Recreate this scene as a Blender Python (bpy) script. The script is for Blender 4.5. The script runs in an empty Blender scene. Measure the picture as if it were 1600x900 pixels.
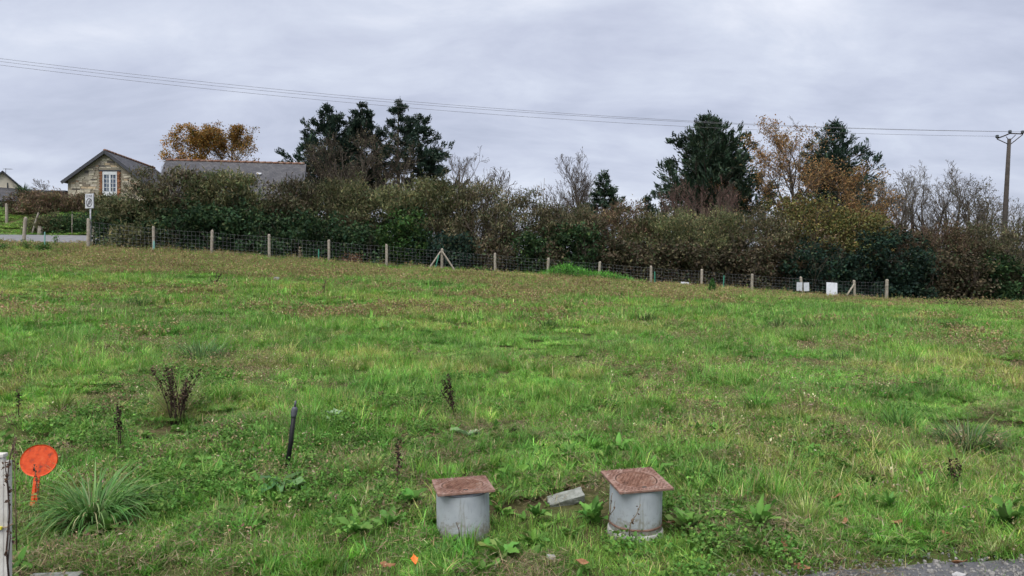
import bpy, bmesh, math, random
import numpy as np
from mathutils import Vector, Matrix

scene = bpy.context.scene
COL = scene.collection
rad = math.radians

# ------------------------------------------------------------------ camera
F, CX, HY, CZ = 1150.0, 800.0, 430.0, 1.55       # focal length (photo px), centre column, horizon row, eye height
cam = bpy.data.cameras.new('camera')
cam.sensor_width = 36.0
cam.lens = F / 1600.0 * 36.0
cam.shift_y = -(450.0 - HY) / 1600.0
cam.clip_start, cam.clip_end = 0.05, 3000
camo = bpy.data.objects.new('camera', cam); COL.objects.link(camo)
camo.location = (0, 0, CZ); camo.rotation_euler = (rad(90), 0, 0)
scene.camera = camo

# ------------------------------------------------------------------ sky, sun, exposure
SUN_EL, SUN_AZ = 62.0, 205.0                      # degrees; azimuth clockwise from +Y
world = bpy.data.worlds.new('World'); scene.world = world; world.use_nodes = True
wt = world.node_tree; wt.nodes.clear()
def WN(t, **kw):
    n = wt.nodes.new(t)
    for k, v in kw.items(): setattr(n, k, v)
    return n
wl = wt.links.new
sky = WN('ShaderNodeTexSky', sky_type='NISHITA', sun_disc=False)
sky.sun_elevation = rad(SUN_EL); sky.sun_rotation = rad(SUN_AZ)
tc = WN('ShaderNodeTexCoord'); sep = WN('ShaderNodeSeparateXYZ'); wl(tc.outputs['Generated'], sep.inputs[0])
zz = WN('ShaderNodeMath', operation='MAXIMUM'); wl(sep.outputs['Z'], zz.inputs[0]); zz.inputs[1].default_value = 0.0
za = WN('ShaderNodeMath', operation='ADD'); wl(zz.outputs[0], za.inputs[0]); za.inputs[1].default_value = 0.34
dx = WN('ShaderNodeMath', operation='DIVIDE'); wl(sep.outputs['X'], dx.inputs[0]); wl(za.outputs[0], dx.inputs[1])
dy = WN('ShaderNodeMath', operation='DIVIDE'); wl(sep.outputs['Y'], dy.inputs[0]); wl(za.outputs[0], dy.inputs[1])
cmb = WN('ShaderNodeCombineXYZ'); wl(dx.outputs[0], cmb.inputs[0]); wl(dy.outputs[0], cmb.inputs[1])
def cloud_noise(scale, detail, rough, dist, off, sx=1.0, sy=1.0):
    mp = WN('ShaderNodeMapping'); mp.inputs['Location'].default_value = off; mp.inputs['Scale'].default_value = (sx, sy, 1)
    wl(cmb.outputs[0], mp.inputs[0])
    n = WN('ShaderNodeTexNoise'); n.inputs['Scale'].default_value = scale; n.inputs['Detail'].default_value = detail
    n.inputs['Roughness'].default_value = rough; n.inputs['Distortion'].default_value = dist
    wl(mp.outputs[0], n.inputs['Vector']); return n
n1 = cloud_noise(1.0, 7, 0.52, 0.35, (3.1, 1.7, 0.4), 0.8, 1.35)
n2 = cloud_noise(3.4, 8, 0.58, 0.3, (7.7, 4.2, 2.0), 0.75, 1.35)
mx = WN('ShaderNodeMix', data_type='FLOAT'); mx.inputs[0].default_value = 0.36
wl(n1.outputs['Fac'], mx.inputs[2]); wl(n2.outputs['Fac'], mx.inputs[3])
ramp = WN('ShaderNodeValToRGB'); wl(mx.outputs[0], ramp.inputs[0])
cr = ramp.color_ramp
cr.elements[0].position = 0.40; cr.elements[0].color = (0.395, 0.425, 0.53, 1)
cr.elements[1].position = 0.635; cr.elements[1].color = (0.73, 0.75, 0.82, 1)
e = cr.elements.new(0.47); e.color = (0.475, 0.505, 0.615, 1)
e = cr.elements.new(0.54); e.color = (0.56, 0.595, 0.695, 1)
mul = WN('ShaderNodeVectorMath', operation='SCALE'); wl(ramp.outputs[0], mul.inputs[0]); mul.inputs['Scale'].default_value = 10 * 0.405
mc = WN('ShaderNodeMix', data_type='RGBA'); mc.inputs[0].default_value = 0.95
wl(sky.outputs[0], mc.inputs[6]); wl(mul.outputs[0], mc.inputs[7])
bg = WN('ShaderNodeBackground'); bg.inputs['Strength'].default_value = 0.10; wl(mc.outputs[2], bg.inputs[0])
wo = WN('ShaderNodeOutputWorld'); wl(bg.outputs[0], wo.inputs[0])

sl = bpy.data.lights.new('sun', 'SUN'); sl.energy = 1.5; sl.angle = rad(60); sl.color = (1.0, 0.975, 0.94)
so = bpy.data.objects.new('sun', sl); COL.objects.link(so)
sd = Vector((math.sin(rad(SUN_AZ)) * math.cos(rad(SUN_EL)), math.cos(rad(SUN_AZ)) * math.cos(rad(SUN_EL)), math.sin(rad(SUN_EL))))
so.rotation_euler = sd.to_track_quat('Z', 'Y').to_euler(); so.location = sd * 50
vs = scene.view_settings
vs.view_transform = 'Standard'; vs.look = 'None'; vs.gamma = 1; vs.use_curve_mapping = False
vs.exposure = 1.58

# ------------------------------------------------------------------ small tools
rng = np.random.default_rng(11)
random.seed(5)
_tab = np.random.default_rng(99).random((256, 256))
def vnoise(x, y):
    x = np.asarray(x, float); y = np.asarray(y, float)
    xi = np.floor(x).astype(int); yi = np.floor(y).astype(int)
    fx = x - xi; fy = y - yi; fx = fx*fx*(3-2*fx); fy = fy*fy*(3-2*fy)
    a = _tab[xi & 255, yi & 255]; b = _tab[(xi+1) & 255, yi & 255]; c = _tab[xi & 255, (yi+1) & 255]; d = _tab[(xi+1) & 255, (yi+1) & 255]
    return (a*(1-fx)+b*fx)*(1-fy)+(c*(1-fx)+d*fx)*fy
def fbm(x, y, o=3):
    s = 0; a = 0.5; t = 0
    for i in range(o):
        s = s + a*vnoise(x*2**i+13.7*i, y*2**i+5.1*i); t += a; a *= .5
    return s/t
def sstep(a, b, x):
    t = np.clip((x-a)/(b-a), 0, 1); return t*t*(3-2*t)

def lane_y(x): return 37.6 + 6.5*sstep(-20, -4, x)            # centre line of the lane behind the hedge
def verge_y(x): return 3.63 + 0.2*np.clip(x-.6, 0, 30) + 0.26*(fbm(np.asarray(x)*2.6+3, 0*np.asarray(x)+2.2, 4)-.5)

_zx = np.array([-300, -60, -24, -19, -15, 17.3, 26, 60, 300.]); _zz = np.array([3.4, 3.3, 3.05, 2.95, 2.78, .28, .12, 0.0, 0.0])
def H0(x, y):
    x = np.asarray(x, float); y = np.asarray(y, float)
    zf = (np.interp(x-1.5, _zx, _zz)+np.interp(x, _zx, _zz)*2+np.interp(x+1.5, _zx, _zz))/4
    t = np.clip((y-4.0)/30.0, 0, None); t = np.where(t > 1.35, 1.35+0.15*(1-np.exp(-(t-1.35)/0.15)), t)
    z = zf*t
    z = z + 1.5*sstep(41.3, 50, y)*sstep(-16, -27, x)
    return z
def H(x, y):
    x = np.asarray(x, float); y = np.asarray(y, float)
    z = H0(x, y)
    b = 0.14*(fbm(x*.55, y*.55)-.5)+0.11*(fbm(x*1.9+7, y*1.9)-.5)
    b = b*(0.5+0.5*sstep(5, 9, y))
    near_lane = 1-sstep(3.6, 4.6, np.abs(y-lane_y(x)))
    b = b*(1-near_lane) - 0.05*near_lane
    edge = sstep(-0.25, 0.35, y-verge_y(x))
    b = b*edge - 0.05*(1-edge)
    for px_, py_ in ((-.289, 4.28), (.745, 4.34)): b = b-.055*np.exp(-((x-px_)**2+(y-py_)**2)/.42**2)
    return z+b
def at(px, py, D): return Vector(((px-CX)/F*D, D, CZ+(HY-py)/F*D))
def G(px, py):
    """where the ground is seen at this photo pixel"""
    Ds = np.linspace(3.0, 60, 6000)
    z = CZ+(HY-py)/F*Ds; g = H0((px-CX)/F*Ds, Ds)
    i = int(np.argmax(z <= g)); D = Ds[i] if (z <= g).any() else 34
    x = (px-CX)/F*D
    return Vector((x, D, float(H(x, D))))
def ground(x, y): return Vector((x, y, float(H(x, y))))

def mesh_from(name, V, faces, mats=(), col=None, smooth=False, midx=None):
    """V (n,3); faces: list of (m,k) index arrays"""
    me = bpy.data.meshes.new(name)
    V = np.ascontiguousarray(V, dtype=np.float32)
    me.vertices.add(len(V)); me.vertices.foreach_set('co', V.ravel())
    faces = [np.asarray(f, dtype=np.int32) for f in faces if len(f)]
    tot = np.concatenate([np.full(len(f), f.shape[1], np.int32) for f in faces])
    idx = np.concatenate([f.ravel() for f in faces])
    st = np.concatenate([[0], np.cumsum(tot)[:-1]]).astype(np.int32)
    me.loops.add(len(idx)); me.loops.foreach_set('vertex_index', idx)
    me.polygons.add(len(tot)); me.polygons.foreach_set('loop_start', st)
    try: me.polygons.foreach_set('loop_total', tot)
    except Exception: pass
    if midx is not None: me.polygons.foreach_set('material_index', np.asarray(midx, np.int32))
    for m in mats: me.materials.append(m)
    if col is not None:
        a = me.color_attributes.new('Col', 'FLOAT_COLOR', 'POINT')
        c = np.ones((len(V), 4), np.float32); c[:, :3] = col; a.data.foreach_set('color', c.ravel())
    me.update(calc_edges=True); me.validate()
    if smooth: me.shade_smooth()
    else: me.shade_flat()
    return me
def obj(name, me, parent=None, loc=(0, 0, 0), rot=(0, 0, 0)):
    o = bpy.data.objects.new(name, me); COL.objects.link(o)
    o.location = loc; o.rotation_euler = rot
    if parent is not None: o.parent = parent
    return o
def empty(name, loc=(0, 0, 0), rot=(0, 0, 0)):
    return obj(name, None, None, loc, rot)
def tag(o, label=None, cat=None, group=None, kind=None):
    if label: o['label'] = label
    if cat: o['category'] = cat
    if group: o['group'] = group
    if kind: o['kind'] = kind
    return o

class MB:
    """collects shapes into one mesh"""
    def __init__(s): s.V = []; s.F = {}; s.n = 0; s.C = []
    def add(s, V, faces, col=None):
        V = np.asarray(V, float)
        for f in faces:
            f = np.asarray(f)
            if len(f): s.F.setdefault(f.shape[1], []).append(f+s.n)
        s.V.append(V); s.n += len(V)
        s.C.append(np.tile(np.asarray(col if col is not None else (1, 1, 1), float), (len(V), 1)) if np.ndim(col) < 2 else np.asarray(col))
        return s
    def box(s, c, size, rot=None, taper=1.0, col=None):
        sx, sy, sz = [v/2 for v in size]
        V = np.array([[x*sx*(taper if z > 0 else 1), y*sy*(taper if z > 0 else 1), z*sz] for z in (-1, 1) for y in (-1, 1) for x in (-1, 1)])
        if rot is not None: V = V @ np.array(rot.to_3x3() if isinstance(rot, Matrix) else rot).T
        V = V+np.array(c)
        return s.add(V, [[[0, 2, 3, 1], [4, 5, 7, 6], [0, 1, 5, 4], [2, 6, 7, 3], [0, 4, 6, 2], [1, 3, 7, 5]]], col)
    def tube(s, pts, r, sides=8, cap=True, col=None):
        pts = np.asarray(pts, float); n = len(pts); r = np.broadcast_to(np.asarray(r, float), (n,))
        V, Q = tubes(pts[None], r[None], sides)
        s.add(V, [Q], col)
        if cap and sides > 2:
            b = s.n-n*sides
            s.F.setdefault(sides, []).append(np.array([[b+i for i in range(sides)][::-1], [b+(n-1)*sides+i for i in range(sides)]]))
        return s
    def lathe(s, prof, sides=32, c=(0, 0, 0), col=None):
        a = np.linspace(0, 2*np.pi, sides, endpoint=False)
        V = np.array([[r*np.cos(t)+c[0], r*np.sin(t)+c[1], z+c[2]] for r, z in prof for t in a])
        n = len(prof); Q = [[i*sides+j, i*sides+(j+1) % sides, (i+1)*sides+(j+1) % sides, (i+1)*sides+j] for i in range(n-1) for j in range(sides)]
        return s.add(V, [Q], col)
    def mesh(s, name, mats, color=False, smooth=False):
        V = np.concatenate(s.V); C = np.concatenate(s.C) if color else None
        return mesh_from(name, V, [np.concatenate(f) for f in s.F.values()], mats if isinstance(mats, (list, tuple)) else [mats], C, smooth)
    def build(s, name, mat, parent=None, color=False, smooth=False, loc=(0, 0, 0), rot=(0, 0, 0)):
        return obj(name, s.mesh(name, mat, color, smooth), parent, loc, rot)
def bevel(o, w=0.01, seg=2):
    m = o.modifiers.new('bevel', 'BEVEL'); m.width = w; m.segments = seg; m.limit_method = 'ANGLE'; m.angle_limit = rad(35)
    return o

def nrm(v): return v/np.maximum(np.linalg.norm(v, axis=-1, keepdims=True), 1e-9)
def tubes(pts, r, s):
    """pts (n,k,3), r (n,k) -> vertices, quads for n tubes of s sides"""
    n, k, _ = pts.shape
    t = np.empty_like(pts); t[:, 1:-1] = pts[:, 2:]-pts[:, :-2]; t[:, 0] = pts[:, 1]-pts[:, 0]; t[:, -1] = pts[:, -1]-pts[:, -2]
    t = nrm(t)
    ref = np.where(np.abs(t[:, :1, 2:3]) > .8, np.array([1., .13, .07]), np.array([.11, .07, 1.]))
    ref = np.broadcast_to(ref, t.shape)
    u = nrm(np.cross(t, ref)); w = np.cross(t, u)
    a = np.linspace(0, 2*np.pi, s, endpoint=False) if s > 2 else np.array([0., np.pi])
    V = pts[:, :, None, :]+r[:, :, None, None]*(np.cos(a)[None, None, :, None]*u[:, :, None, :]+np.sin(a)[None, None, :, None]*w[:, :, None, :])
    base = (np.arange(n)*k*s)[:, None, None]+(np.arange(k-1)*s)[None, :, None]
    j = np.arange(s if s > 2 else 1)[None, None, :]; j2 = (j+1) % s
    Q = np.stack([base+j, base+j2, base+s+j2, base+s+j], -1).reshape(-1, 4)
    return V.reshape(-1, 3), Q

def grow(R, P, D, L, r0, levels):
    """branching, all branches of a level at once. levels: dicts k,wig,up,tap,n,t0,ang,lf,rf"""
    out = []
    P = np.asarray(P, float).reshape(-1, 3); D = nrm(np.asarray(D, float).reshape(-1, 3)); L = np.asarray(L, float).reshape(-1); r0 = np.asarray(r0, float).reshape(-1)
    for li, lv in enumerate(levels):
        k = lv['k']; n = len(P); pts = np.empty((n, k+1, 3)); pts[:, 0] = P; d = D.copy(); dirs = np.empty((n, k, 3))
        for i in range(k):
            d = nrm(d+lv['wig']*R.normal(size=(n, 3))+np.array([0, 0, lv['up']/k]))
            dirs[:, i] = d; pts[:, i+1] = pts[:, i]+d*(L/k)[:, None]
        rr = r0[:, None]*np.linspace(1, lv.get('tap', .35), k+1)[None]
        out.append((pts, np.maximum(rr, lv.get('rmin', 0.0)), dirs))
        if li == len(levels)-1: break
        m = lv['n']; t = R.uniform(lv['t0'], 1.0, (n, m)); t[:, 0] = .98
        sg = np.minimum((t*k).astype(int), k-1); fr = t*k-sg
        ii = np.arange(n)[:, None]
        pos = pts[ii, sg]*(1-fr)[..., None]+pts[ii, sg+1]*fr[..., None]
        pd = dirs[ii, sg]
        perp = nrm(np.cross(pd, R.normal(size=pd.shape)))
        an = lv['ang']*R.uniform(.6, 1.35, t.shape)
        cd = np.cos(an)[..., None]*pd+np.sin(an)[..., None]*perp
        cl = L[:, None]*lv['lf']*(1.15-.65*t)*R.uniform(.7, 1.3, t.shape)
        crr = np.take_along_axis(rr, np.minimum(sg+1, k), 1)*lv['rf']
        P = pos.reshape(-1, 3); D = cd.reshape(-1, 3); L = cl.reshape(-1); r0 = crr.reshape(-1)
    return out
def wood_mesh(name, out, mat, sides=(7, 5, 4, 3, 3, 3)):
    VV = []; QQ = []; n = 0
    for i, (p, r, d) in enumerate(out):
        V, Q = tubes(p, r, sides[min(i, len(sides)-1)]); VV.append(V); QQ.append(Q+n); n += len(V)
    return mesh_from(name, np.concatenate(VV), [np.concatenate(QQ)], [mat], smooth=True)

def leaf_quads(R, C, size, aspect, tdir=None, jitter=1.0, lift=0.3):
    n = len(C); size = np.broadcast_to(np.asarray(size, float), (n,))
    t = R.normal(size=(n, 3))*jitter
    if tdir is not None: t = t+tdir
    t = nrm(t)
    nn = R.normal(size=(n, 3)); nn[:, 2] = np.abs(nn[:, 2])+lift
    b = nrm(np.cross(t, nn)); up = np.cross(b, t)
    l = size*.5; w = size*aspect*.5
    V = np.stack([C-t*l[:, None], C+b*w[:, None]+up*(w*.25)[:, None], C+t*l[:, None], C-b*w[:, None]+up*(w*.25)[:, None]], 1).reshape(-1, 3)
    return V, np.arange(n*4).reshape(-1, 4)
def pick(R, pal, n, var=.25):
    """pal: list of (weight, (r,g,b)); one colour a leaf"""
    w = np.array([p[0] for p in pal], float); c = np.array([p[1] for p in pal])
    i = R.choice(len(pal), n, p=w/w.sum())
    return c[i]*np.exp(R.normal(0, var, (n, 1)))*np.exp(R.normal(0, .07, (n, 3)))
def foliage_mesh(name, R, C, size, aspect, cols, mat, tdir=None, jitter=1.0, lift=.3):
    V, Q = leaf_quads(R, C, size, aspect, tdir, jitter, lift)
    return mesh_from(name, V, [Q], [mat], np.repeat(cols, 4, 0))

# ------------------------------------------------------------------ materials
def M(name):
    m = bpy.data.materials.new(name); m.use_nodes = True; nt = m.node_tree; nt.nodes.clear()
    out = nt.nodes.new('ShaderNodeOutputMaterial')
    def N(t, **kw):
        n = nt.nodes.new(t)
        for k, v in kw.items():
            if k in ('inp',):
                for kk, vv in v.items(): n.inputs[kk].default_value = vv
            else: setattr(n, k, v)
        return n
    return m, N, nt.links.new, out
def c4(c): return (c[0], c[1], c[2], 1)
def ramp_of(N, stops):
    r = N('ShaderNodeValToRGB'); cr = r.color_ramp
    cr.elements[0].position = stops[0][0]; cr.elements[0].color = c4(stops[0][1])
    cr.elements[1].position = stops[-1][0]; cr.elements[1].color = c4(stops[-1][1])
    for p, c in stops[1:-1]: cr.elements.new(p).color = c4(c)
    return r
def surf(name, stops, scale=8, detail=6, rough=.8, bump=.3, bscale=30, spec=.3, coord='Object', metal=0, dist=0.0, rrange=None):
    m, N, L, out = M(name)
    tc = N('ShaderNodeTexCoord'); n = N('ShaderNodeTexNoise', inp={'Scale': scale, 'Detail': detail, 'Roughness': .62, 'Distortion': dist}); L(tc.outputs[coord], n.inputs['Vector'])
    r = ramp_of(N, stops); L(n.outputs['Fac'], r.inputs[0])
    b = N('ShaderNodeBsdfPrincipled', inp={'Roughness': rough, 'Metallic': metal, 'Specular IOR Level': spec}); L(r.outputs[0], b.inputs['Base Color'])
    if bump:
        n2 = N('ShaderNodeTexNoise', inp={'Scale': bscale, 'Detail': 5, 'Roughness': .65}); L(tc.outputs[coord], n2.inputs['Vector'])
        bp = N('ShaderNodeBump', inp={'Strength': bump, 'Distance': .02}); L(n2.outputs['Fac'], bp.inputs['Height']); L(bp.outputs[0], b.inputs['Normal'])
    L(b.outputs[0], out.inputs[0]); return m
def leafy(name, rough=.55, trans=.3, spec=.25, tint=None, patch=None):
    """colour from the leaf's own attribute; patch = field-wide change of the plants' own colour"""
    m, N, L, out = M(name)
    a = N('ShaderNodeAttribute', attribute_name='Col'); colr = a.outputs['Color']
    oi = N('ShaderNodeObjectInfo')
    hs = N('ShaderNodeHueSaturation'); L(colr, hs.inputs['Color'])
    mr = N('ShaderNodeMapRange', inp={'To Min': .85, 'To Max': 1.3}); L(oi.outputs['Random'], mr.inputs[0]); L(mr.outputs[0], hs.inputs['Value'])
    colr = hs.outputs[0]
    if patch:
        g = N('ShaderNodeNewGeometry')
        for sc, sx, stops, f in patch:
            mp = N('ShaderNodeMapping', inp={'Scale': (sx, 1, 1)}); L(g.outputs['Position'], mp.inputs[0])
            n = N('ShaderNodeTexNoise', inp={'Scale': sc, 'Detail': 4, 'Roughness': .6}); L(mp.outputs[0], n.inputs['Vector'])
            r = ramp_of(N, stops); L(n.outputs['Fac'], r.inputs[0])
            x = N('ShaderNodeMix', data_type='RGBA', blend_type='MULTIPLY', clamp_result=False); x.inputs[0].default_value = f
            L(colr, x.inputs[6]); L(r.outputs[0], x.inputs[7]); colr = x.outputs[2]
    p = N('ShaderNodeBsdfPrincipled', inp={'Roughness': rough, 'Specular IOR Level': spec}); L(colr, p.inputs['Base Color'])
    t = N('ShaderNodeBsdfTranslucent'); L(colr, t.inputs['Color'])
    ms = N('ShaderNodeMixShader'); ms.inputs[0].default_value = trans; L(p.outputs[0], ms.inputs[1]); L(t.outputs[0], ms.inputs[2])
    L(ms.outputs[0], out.inputs[0]); return m
def attr_mat(name, rough=.9, spec=.2, bump=.4, bscale=20):
    m, N, L, out = M(name)
    a = N('ShaderNodeAttribute', attribute_name='Col'); tc = N('ShaderNodeTexCoord')
    n = N('ShaderNodeTexNoise', inp={'Scale': 6, 'Detail': 6, 'Roughness': .65}); L(tc.outputs['Object'], n.inputs['Vector'])
    r = ramp_of(N, [(.3, (.72, .72, .72)), (.7, (1.2, 1.2, 1.2))]); L(n.outputs['Fac'], r.inputs[0])
    x = N('ShaderNodeMix', data_type='RGBA', blend_type='MULTIPLY'); x.inputs[0].default_value = 1; L(a.outputs['Color'], x.inputs[6]); L(r.outputs[0], x.inputs[7])
    b = N('ShaderNodeBsdfPrincipled', inp={'Roughness': rough, 'Specular IOR Level': spec}); L(x.outputs[2], b.inputs['Base Color'])
    n2 = N('ShaderNodeTexNoise', inp={'Scale': bscale, 'Detail': 4}); L(tc.outputs['Object'], n2.inputs['Vector'])
    bp = N('ShaderNodeBump', inp={'Strength': bump, 'Distance': .02}); L(n2.outputs['Fac'], bp.inputs['Height']); L(bp.outputs[0], b.inputs['Normal'])
    L(b.outputs[0], out.inputs[0]); return m
def slate(name, dark=(.042, .043, .050), light=(.082, .081, .088)):
    m, N, L, out = M(name)
    tc = N('ShaderNodeTexCoord')
    br = N('ShaderNodeTexBrick', inp={'Scale': 1.0, 'Mortar Size': .012, 'Color1': c4(dark), 'Color2': c4(light), 'Mortar': (.03, .03, .035, 1), 'Brick Width': .22, 'Row Height': .16, 'Bias': -.2})
    L(tc.outputs['UV'], br.inputs['Vector'])
    n = N('ShaderNodeTexNoise', inp={'Scale': 1.1, 'Detail': 7, 'Roughness': .7}); L(tc.outputs['Object'], n.inputs['Vector'])
    r = ramp_of(N, [(.35, (.72, .72, .76)), (.55, (1.1, 1.08, 1.05)), (.7, (1.7, 1.55, 1.25))]); L(n.outputs['Fac'], r.inputs[0])
    x = N('ShaderNodeMix', data_type='RGBA', blend_type='MULTIPLY'); x.inputs[0].default_value = 1; L(br.outputs['Color'], x.inputs[6]); L(r.outputs[0], x.inputs[7])
    b = N('ShaderNodeBsdfPrincipled', inp={'Roughness': .62, 'Specular IOR Level': .35}); L(x.outputs[2], b.inputs['Base Color'])
    bp = N('ShaderNodeBump', inp={'Strength': .5, 'Distance': .02}); L(br.outputs['Color'], bp.inputs['Height']); L(bp.outputs[0], b.inputs['Normal'])
    L(b.outputs[0], out.inputs[0]); return m
def uv_roof(me, o, ux, uy):
    """planar coordinates in metres along the slope"""
    uv = me.uv_layers.new(name='UVMap'); o, ux, uy = Vector(o), Vector(ux), Vector(uy)
    for lp in me.loops:
        p = me.vertices[lp.vertex_index].co-o; uv.data[lp.index].uv = (p.dot(ux), p.dot(uy))

def soil_mat():
    m, N, L, out = M('field_soil')
    g = N('ShaderNodeNewGeometry')
    n = N('ShaderNodeTexNoise', inp={'Scale': 1.3, 'Detail': 8, 'Roughness': .65}); L(g.outputs['Position'], n.inputs['Vector'])
    n2 = N('ShaderNodeTexNoise', inp={'Scale': 28, 'Detail': 6, 'Roughness': .7}); L(g.outputs['Position'], n2.inputs['Vector'])
    r = ramp_of(N, [(.3, (.065, .095, .028)), (.47, (.085, .10, .035)), (.6, (.10, .085, .045)), (.75, (.14, .10, .065))]); L(n.outputs['Fac'], r.inputs[0])
    r2 = ramp_of(N, [(.3, (.5, .5, .5)), (.7, (1.4, 1.35, 1.25))]); L(n2.outputs['Fac'], r2.inputs[0])
    x = N('ShaderNodeMix', data_type='RGBA', blend_type='MULTIPLY'); x.inputs[0].default_value = 1; L(r.outputs[0], x.inputs[6]); L(r2.outputs[0], x.inputs[7])
    b = N('ShaderNodeBsdfPrincipled', inp={'Roughness': .95, 'Specular IOR Level': .1}); L(x.outputs[2], b.inputs['Base Color'])
    bp = N('ShaderNodeBump', inp={'Strength': .8, 'Distance': .04}); L(n2.outputs['Fac'], bp.inputs['Height']); L(bp.outputs[0], b.inputs['Normal'])
    L(b.outputs[0], out.inputs[0]); return m

MAT = {}
MAT['soil'] = soil_mat()
MAT['asphalt'] = surf('asphalt', [(.3, (.07, .07, .075)), (.55, (.12, .12, .125)), (.75, (.19, .185, .18))], 38, 8, .9, .8, 90, coord='Object')
MAT['lane'] = surf('lane_asphalt', [(.3, (.12, .12, .125)), (.7, (.20, .20, .205))], 3, 8, .9, .3, 50)
MAT['bark'] = surf('bark', [(.3, (.045, .036, .028)), (.7, (.13, .11, .085))], 5, 6, .95, .6, 25)
MAT['bark_pale'] = surf('pale_bark', [(.3, (.11, .095, .075)), (.7, (.24, .215, .17))], 5, 6, .95, .5, 25)
MAT['twig'] = surf('twig_bark', [(.3, (.042, .033, .026)), (.7, (.105, .083, .064))], 3, 4, .95, 0)
MAT['twig_grey'] = surf('grey_twig_bark', [(.3, (.07, .06, .05)), (.7, (.16, .138, .112))], 3, 4, .95, 0)
MAT['twig_olive'] = surf('olive_twig_bark', [(.3, (.075, .068, .04)), (.7, (.17, .15, .09))], 3, 4, .95, 0)
MAT['twig_red'] = surf('reddish_twig_bark', [(.3, (.075, .043, .035)), (.7, (.16, .105, .085))], 3, 4, .95, 0)
MAT['leaf'] = leafy('hedge_leaf', .7, .2, .12)
MAT['needle'] = leafy('conifer_spray', .6, .12)
MAT['autumn'] = leafy('autumn_leaf', .6, .35)
GP = [(.35, .55, [(.28, (.78, .88, .75)), (.46, (1.08, 1.1, 1.0)), (.6, (1.2, 1.14, 1.0)), (.75, (1.55, 1.2, 1.15))], 1.0),
      (1.4, .8, [(.3, (.72, .78, .7)), (.5, (1.05, 1.05, 1)), (.7, (1.35, 1.27, 1.2))], 1.0)]
MAT['grass'] = leafy('grass_blade', .45, .4, .35, patch=GP)
MAT['dry'] = leafy('dry_stalk', .8, .25, .1)
MAT['broad'] = leafy('broad_leaf', .6, .3, .2)
MAT['wood_post'] = surf('weathered_post', [(.3, (.21, .18, .145)), (.7, (.40, .355, .29))], 7, 7, .92, .5, 40)
MAT['wire'] = surf('galvanised_wire', [(.3, (.13, .135, .14)), (.7, (.24, .245, .25))], 4, 2, .55, 0, metal=.5)
MAT['cable'] = surf('overhead_cable', [(.3, (.12, .12, .13)), (.7, (.16, .16, .17))], 1, 1, .6, 0)
MAT['slate'] = slate('slate_roof')
MAT['galv'] = surf('galvanised_pole', [(.3, (.27, .28, .30)), (.7, (.4, .41, .43))], 6, 4, .5, .05, metal=.3)
MAT['terracotta'] = surf('terracotta_ridge', [(.3, (.10, .06, .045)), (.5, (.20, .105, .07)), (.65, (.26, .2, .15)), (.75, (.4, .37, .32))], 5, 6, .9, .4, 20)
MAT['white'] = surf('white_paint', [(.3, (.52, .54, .55)), (.7, (.64, .65, .66))], 3, 4, .45, .05, 30)
MAT['board_white'] = surf('white_board', [(.3, (.34, .35, .36)), (.45, (.47, .48, .51)), (.7, (.56, .57, .60))], 7, 8, .5, .05, 30)
MAT['dark_trim'] = surf('dark_verge_board', [(.3, (.035, .037, .045)), (.7, (.06, .062, .07))], 3, 3, .6, .1)
MAT['cream'] = surf('cream_render', [(.3, (.62, .56, .43)), (.7, (.74, .68, .54))], 2, 6, .9, .1, 30)
MAT['mortar'] = surf('lime_mortar', [(.3, (.22, .19, .14)), (.7, (.36, .32, .24))], 4, 6, .95, .3, 30)
MAT['stone'] = attr_mat('rubble_stone', .92)
MAT['brick'] = attr_mat('orange_brick', .9)
m, N, L, out = M('window_glass'); b = N('ShaderNodeBsdfPrincipled', inp={'Base Color': (.06, .085, .13, 1), 'Roughness': .08, 'Specular IOR Level': .6}); L(b.outputs[0], out.inputs[0]); MAT['glass'] = m
MAT['rubble_wall'] = surf('brown_wall', [(.3, (.075, .05, .04)), (.55, (.13, .09, .07)), (.75, (.2, .16, .12))], 4, 8, .95, .7, 14)

# ------------------------------------------------------------------ field and roads
xs = np.unique(np.concatenate([np.linspace(-400, -50, 24), np.arange(-50, -11, .7), np.arange(-11, 11, .24), np.arange(11, 50, .7), np.linspace(50, 400, 24)]))
ys = np.unique(np.concatenate([np.linspace(-60, -2, 14), np.arange(-2, 2.6, .5), np.arange(2.6, 11, .17), np.arange(11, 52, .5), np.arange(52, 90, 2.5), np.linspace(90, 700, 25)]))
def sheet(name, X, Y, Z, mat):
    n, k = X.shape
    i = np.arange(n-1)[:, None]*k+np.arange(k-1)[None]
    return mesh_from(name, np.stack([X, Y, Z], -1).reshape(-1, 3), [np.stack([i, i+k, i+k+1, i+1], -1).reshape(-1, 4)], [mat], smooth=True)
X, Y = np.meshgrid(xs, ys, indexing='ij')
tag(obj('field', sheet('field', X, Y, H(X, Y), MAT['soil'])), 'grassy sloping field soil', kind='structure')
# asphalt at the photographer's feet
u = np.linspace(-40, 40, 500); v = np.linspace(0, 1, 14)
U, W = np.meshgrid(u, v, indexing='ij'); YY = -8+(verge_y(U)+8)*W
tag(obj('road', sheet('road', U, YY, -0.012-0.03*sstep(.965, 1, W)*0+0.008*(fbm(U*3, YY*3)-.5), MAT['asphalt'])), 'grey gravelly asphalt at the edge of the grass', kind='structure')
u = np.concatenate([np.linspace(-120, -45, 20), np.linspace(-44, 30, 120)]); v = np.linspace(-1, 1, 9)
U, W = np.meshgrid(u, v, indexing='ij'); YY = lane_y(U)+3.5*W
tag(obj('lane', sheet('lane', U, YY, H0(U, YY)+.01, MAT['lane'])), 'grey asphalt lane beyond the fence', kind='structure')

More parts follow.
